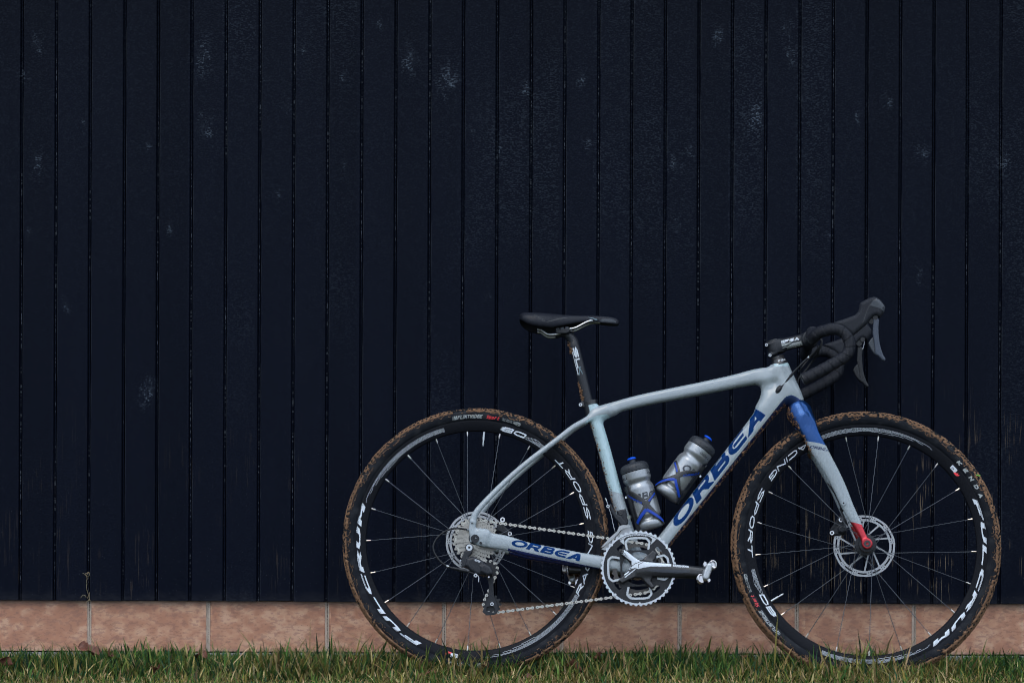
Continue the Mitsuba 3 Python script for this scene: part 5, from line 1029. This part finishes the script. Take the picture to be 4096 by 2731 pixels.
# ---------------------------------------------------------------- bottles in their cages
bprof = [(0, 0), (24, 0), (31, 1.5), (34.6, 5), (36.0, 10), (36.2, 17), (34.6, 21), (31.5, 24.5), (30.6, 28), (32, 31.5), (35.2, 35), (36.4, 39), (36.6, 60), (36.6, 106), (36.0, 111), (33.8, 116), (31.6, 120), (31.6, 124), (33.6, 128), (36.2, 132), (36.8, 136), (36.8, 152), (36.2, 153.5), (34.5, 154)]
cprof = [(34.6, 153.6), (37.0, 154.6), (37.6, 157), (37.4, 164), (36.0, 169.5), (32.5, 173.5), (26, 176.5), (17, 178), (13, 178.4), (9.2, 179), (8.8, 186), (8.8, 188)]
vprof = [(8.4, 186.5), (11.6, 187.2), (12.2, 188.6), (10.5, 191.5), (6, 193.2), (0, 193.6)]
def bottle(base, top, lab, roll, words):
    c0 = np.array([*base, 0.0]); d = np.array([*(np.array(top) - base), 0.0]); d /= np.linalg.norm(d); n_ = np.array([d[1], -d[0], 0])
    A = np.eye(4); A[:3, 0], A[:3, 1], A[:3, 2], A[:3, 3] = n_, np.cross(d, n_), d, c0
    BT = key_of('water_bottle'); labels[BT] = {'label': lab, 'category': 'bottle', 'group': 'water bottles in the bottle cages'}
    put('body', fixn(rev(bprof, 72, closed=False)), 'bottle_body', BT, MB @ A, smooth=40)
    cp = fixn(rev(cprof, 72, closed=False)); put('cap', cp, 'bottle_cap', BT, MB @ A, smooth=40)
    put('cap_groove', fixn(rev([(35.4, 153.2), (37.2, 153.8), (35.4, 154.5)], 64)), 'black_gloss', BT + '__cap', MB @ A)
    for i in range(12): put('dimple', trimesh.creation.uv_sphere(4.2, count=[8, 12]).apply_transform(trimesh.transformations.translation_matrix([33.9 * math.sin(i * math.pi / 6 + roll), 33.9 * math.cos(i * math.pi / 6 + roll), 164]) @ np.diag([1, 1, 1, 1.0])), 'bottle_cap', BT + '__cap', MB @ A, smooth=True)
    put('valve', fixn(rev(vprof, 32, closed=False)), 'valve_blue', BT, MB @ A, smooth=40)
    cylp = lambda p0, t0, rr_: (lambda v: c0 + d * (t0 + v[:, 1:]) + rr_ * (n_ * np.sin(math.radians(p0) + v[:, :1] / rr_) - np.array([0, 0, 1.0]) * np.cos(math.radians(p0) + v[:, :1] / rr_)))
    for p0, t0, h, L in words:
        m = wrap(affinity.scale(wd, L / wl, h, origin=(0, 0)), cylp(p0, t0, 37.0), 4, 6); put('lettering', m, 'lettering_dark', BT, MB, smooth=False)
    return c0, d, n_
def strip(pts, wid, thick, lift=0.0):
    """a band along 3-D points with outward directions: (n, 6) array of point and outward normal"""
    p, nn = pts[:, :3], pts[:, 3:]; t = np.gradient(p, axis=0); t /= np.linalg.norm(t, axis=1, keepdims=True); s_ = np.cross(t, nn); wid = np.broadcast_to(wid, (len(p),))[:, None] / 2
    o = p + nn * lift; prof_ = [(-1, 0), (-1, .6), (-.7, 1), (.7, 1), (1, .6), (1, 0)]
    V = np.stack([o + s_ * wid * a_ + nn * thick * b_ for a_, b_ in prof_], 1); m_ = len(prof_); n = len(p); I, J = np.meshgrid(np.arange(n - 1), np.arange(m_), indexing='ij'); j2 = (J + 1) % m_
    Q = np.stack([I * m_ + J, (I + 1) * m_ + J, (I + 1) * m_ + j2, I * m_ + j2], -1).reshape(-1, 4); F = np.vstack([Q[:, [0, 1, 2]], Q[:, [0, 2, 3]]])
    for e in (0, n - 1): j = np.arange(1, m_ - 1); F = np.vstack([F, np.c_[np.full(m_ - 2, e * m_), e * m_ + j, e * m_ + j + 1]])
    m = trimesh.Trimesh(V.reshape(-1, 3), F, process=False); m.fix_normals(); return m
def cage(c0, d, n_, arms, blues, tube_side, word):
    CG = BK + '__' + key_of('bottle_cage', BK)[len(BK) + 2:]
    def on(L, n=26, R=37.3):
        x = np.array([(np.array([*q, 0]) - c0) @ n_ for q in L]); t = np.array([(np.array([*q, 0]) - c0) @ d for q in L]); ph = np.arcsin(np.clip(x / R, -1, 1))
        q = crv(np.c_[ph * R, t], n, 2); ph = q[:, 0] / R; nn = n_ * np.sin(ph)[:, None] - np.array([0, 0, 1.0]) * np.cos(ph)[:, None]; return np.c_[c0 + d * q[:, 1:2] + nn * R, nn]
    ms = []
    for L, w0, w1 in arms: q = on(L); ms.append(strip(q, np.linspace(w0, w1, len(q)), 3.0))
    far = [m_.copy() for m_ in ms]
    for m_ in far: m_.vertices[:, 2] *= -1; m_.invert()
    th = np.radians(np.linspace(48, 132, 12)) * tube_side
    nn = n_ * np.sin(th)[:, None] - np.array([0, 0, 1.0]) * np.cos(th)[:, None]
    back = []
    for tt_ in np.linspace(4, 118, 2): pass
    V = np.array([[c0 + d * tt_ + (nn[i] * 37.4) for i in range(12)] for tt_ in (2, 122)]).reshape(-1, 3); V = np.vstack([V, V + np.tile(nn, (2, 1)) * 2.4]); f = []
    quad = lambda a_, b_, c_, e_: f.extend([[a_, b_, c_], [a_, c_, e_]])
    for i in range(11):
        quad(24 + i, 25 + i, 37 + i, 36 + i); quad(i, 12 + i, 13 + i, i + 1); quad(i, i + 1, 25 + i, 24 + i); quad(12 + i, 36 + i, 37 + i, 13 + i)
    quad(0, 24, 36, 12); quad(11, 23, 47, 35)
    bm = trimesh.Trimesh(V, f, process=False); bm.fix_normals()
    scene[CG] = mikit.ply((lambda m_: (m_.apply_transform(MB), m_)[1])(cat(ms, far, bm)), 'black_gloss', smooth=40)
    for L, w_ in blues: q = on(L); put('inlay', strip(q, w_, 1.0, 2.6), 'cage_blue', CG, MB, smooth=40)
    L, h = word; q = on(L, 2); a_, b_ = q[0], q[-1]; R = 40.6
    pa = np.array([math.atan2((a_[:3] - c0) @ n_, -(a_[2])) * R, (a_[:3] - c0) @ d]); pb = np.array([math.atan2((b_[:3] - c0) @ n_, -(b_[2])) * R, (b_[:3] - c0) @ d])
    al = along(pa, pb); g = affinity.scale(wd, np.linalg.norm(pb - pa) / wl, h, origin=(0, 0))
    def fn(v): z = al(v); ph = z[:, :1] / R; return c0 + d * z[:, 1:2] + R * (n_ * np.sin(ph) - np.array([0, 0, 1.0]) * np.cos(ph))
    put('lettering', wrap(g, fn, 4, 4), 'cage_blue', CG, MB, smooth=False)
    put('bolt', disc((c0 + d * 96 + n_ * tube_side * 41)[:2], 3, -4, 4, 12), 'alloy', CG, MB)
b1, t1 = [(361.4,382.2)][0], [(309.9,567.7)][0]
c0, d, n_ = bottle(b1, t1, 'silver water bottle with dark cap standing in the cage on the seat tube', .1, [(-72, 74, 20, 100), (48, 138, 6.2, 34), (-98, 138, 6.2, 34)])
cage(c0, d, n_, [([(293.3,484.0),(318.3,465.6),(339.2,449.5),(350.5,437.4)], 15, 13), ([(368.3,478.7),(358.6,461.7),(346.5,439.0)], 9, 12), ([(349.7,445.5),(340.8,426.1),(325.5,394.1),(323.0,388.9)], 14, 11), ([(346.5,444.7),(364.9,425.4),(389.0,401.3),(393.0,395.7)], 14, 8)],
     [([(367.4,472.9),(360.9,462.3),(352.9,451.0)], 4.5), ([(326.5,395.5),(337.5,416.2),(347.5,430.0)], 8.5), ([(347.5,430.0),(364.9,419.6),(389.7,401.2)], 7.5)], -1, ([(302.4,467.3),(336.2,443.2)], 5.2))
b2, t2 = [(399.2,466.3)][0], [(507.0,615.7)][0]
c0, d, n_ = bottle(b2, t2, 'silver water bottle with dark cap lying in the cage on the down tube', .3, [(-16, 78, 20, 100), (8, 139, 6.2, 34)])
cage(c0, d, n_, [([(424.2,556.0),(427.8,538.2),(429.7,515.5)], 8, 13), ([(508.8,545.0),(494.3,532.8),(462.0,526.2),(427.3,516.3)], 9, 14), ([(373.2,493.3),(402.2,508.1),(432.1,517.1)], 9, 14), ([(428.1,520.3),(429.6,489.6),(433.5,460.5)], 14, 11)],
     [([(423.6,551.7),(425.8,541.2),(427.4,526.6)], 4.5), ([(375.0,494.3),(398.9,505.7),(421.5,508.4)], 6.5), ([(422.3,508.4),(425.9,489.3),(431.3,464.3)], 7.0)], 1, ([(441.6,515.5),(482.8,525.9)], 5.2))

# a small green leaf stuck to the front tyre
mat('fresh_leaf', pr((.09, .30, .03), .5), True)
lq = [(1203.7,523.9)][0]; lf = leaf(11, 99, .3); lf.apply_transform(trimesh.transformations.translation_matrix([lq[0], lq[1], -17]) @ trimesh.transformations.euler_matrix(1.3, .5, .2))
put('green_leaf', lf, 'fresh_leaf', None, MS, smooth=True, label='tiny fresh green leaf stuck in the mud of the front tyre', category='leaf')
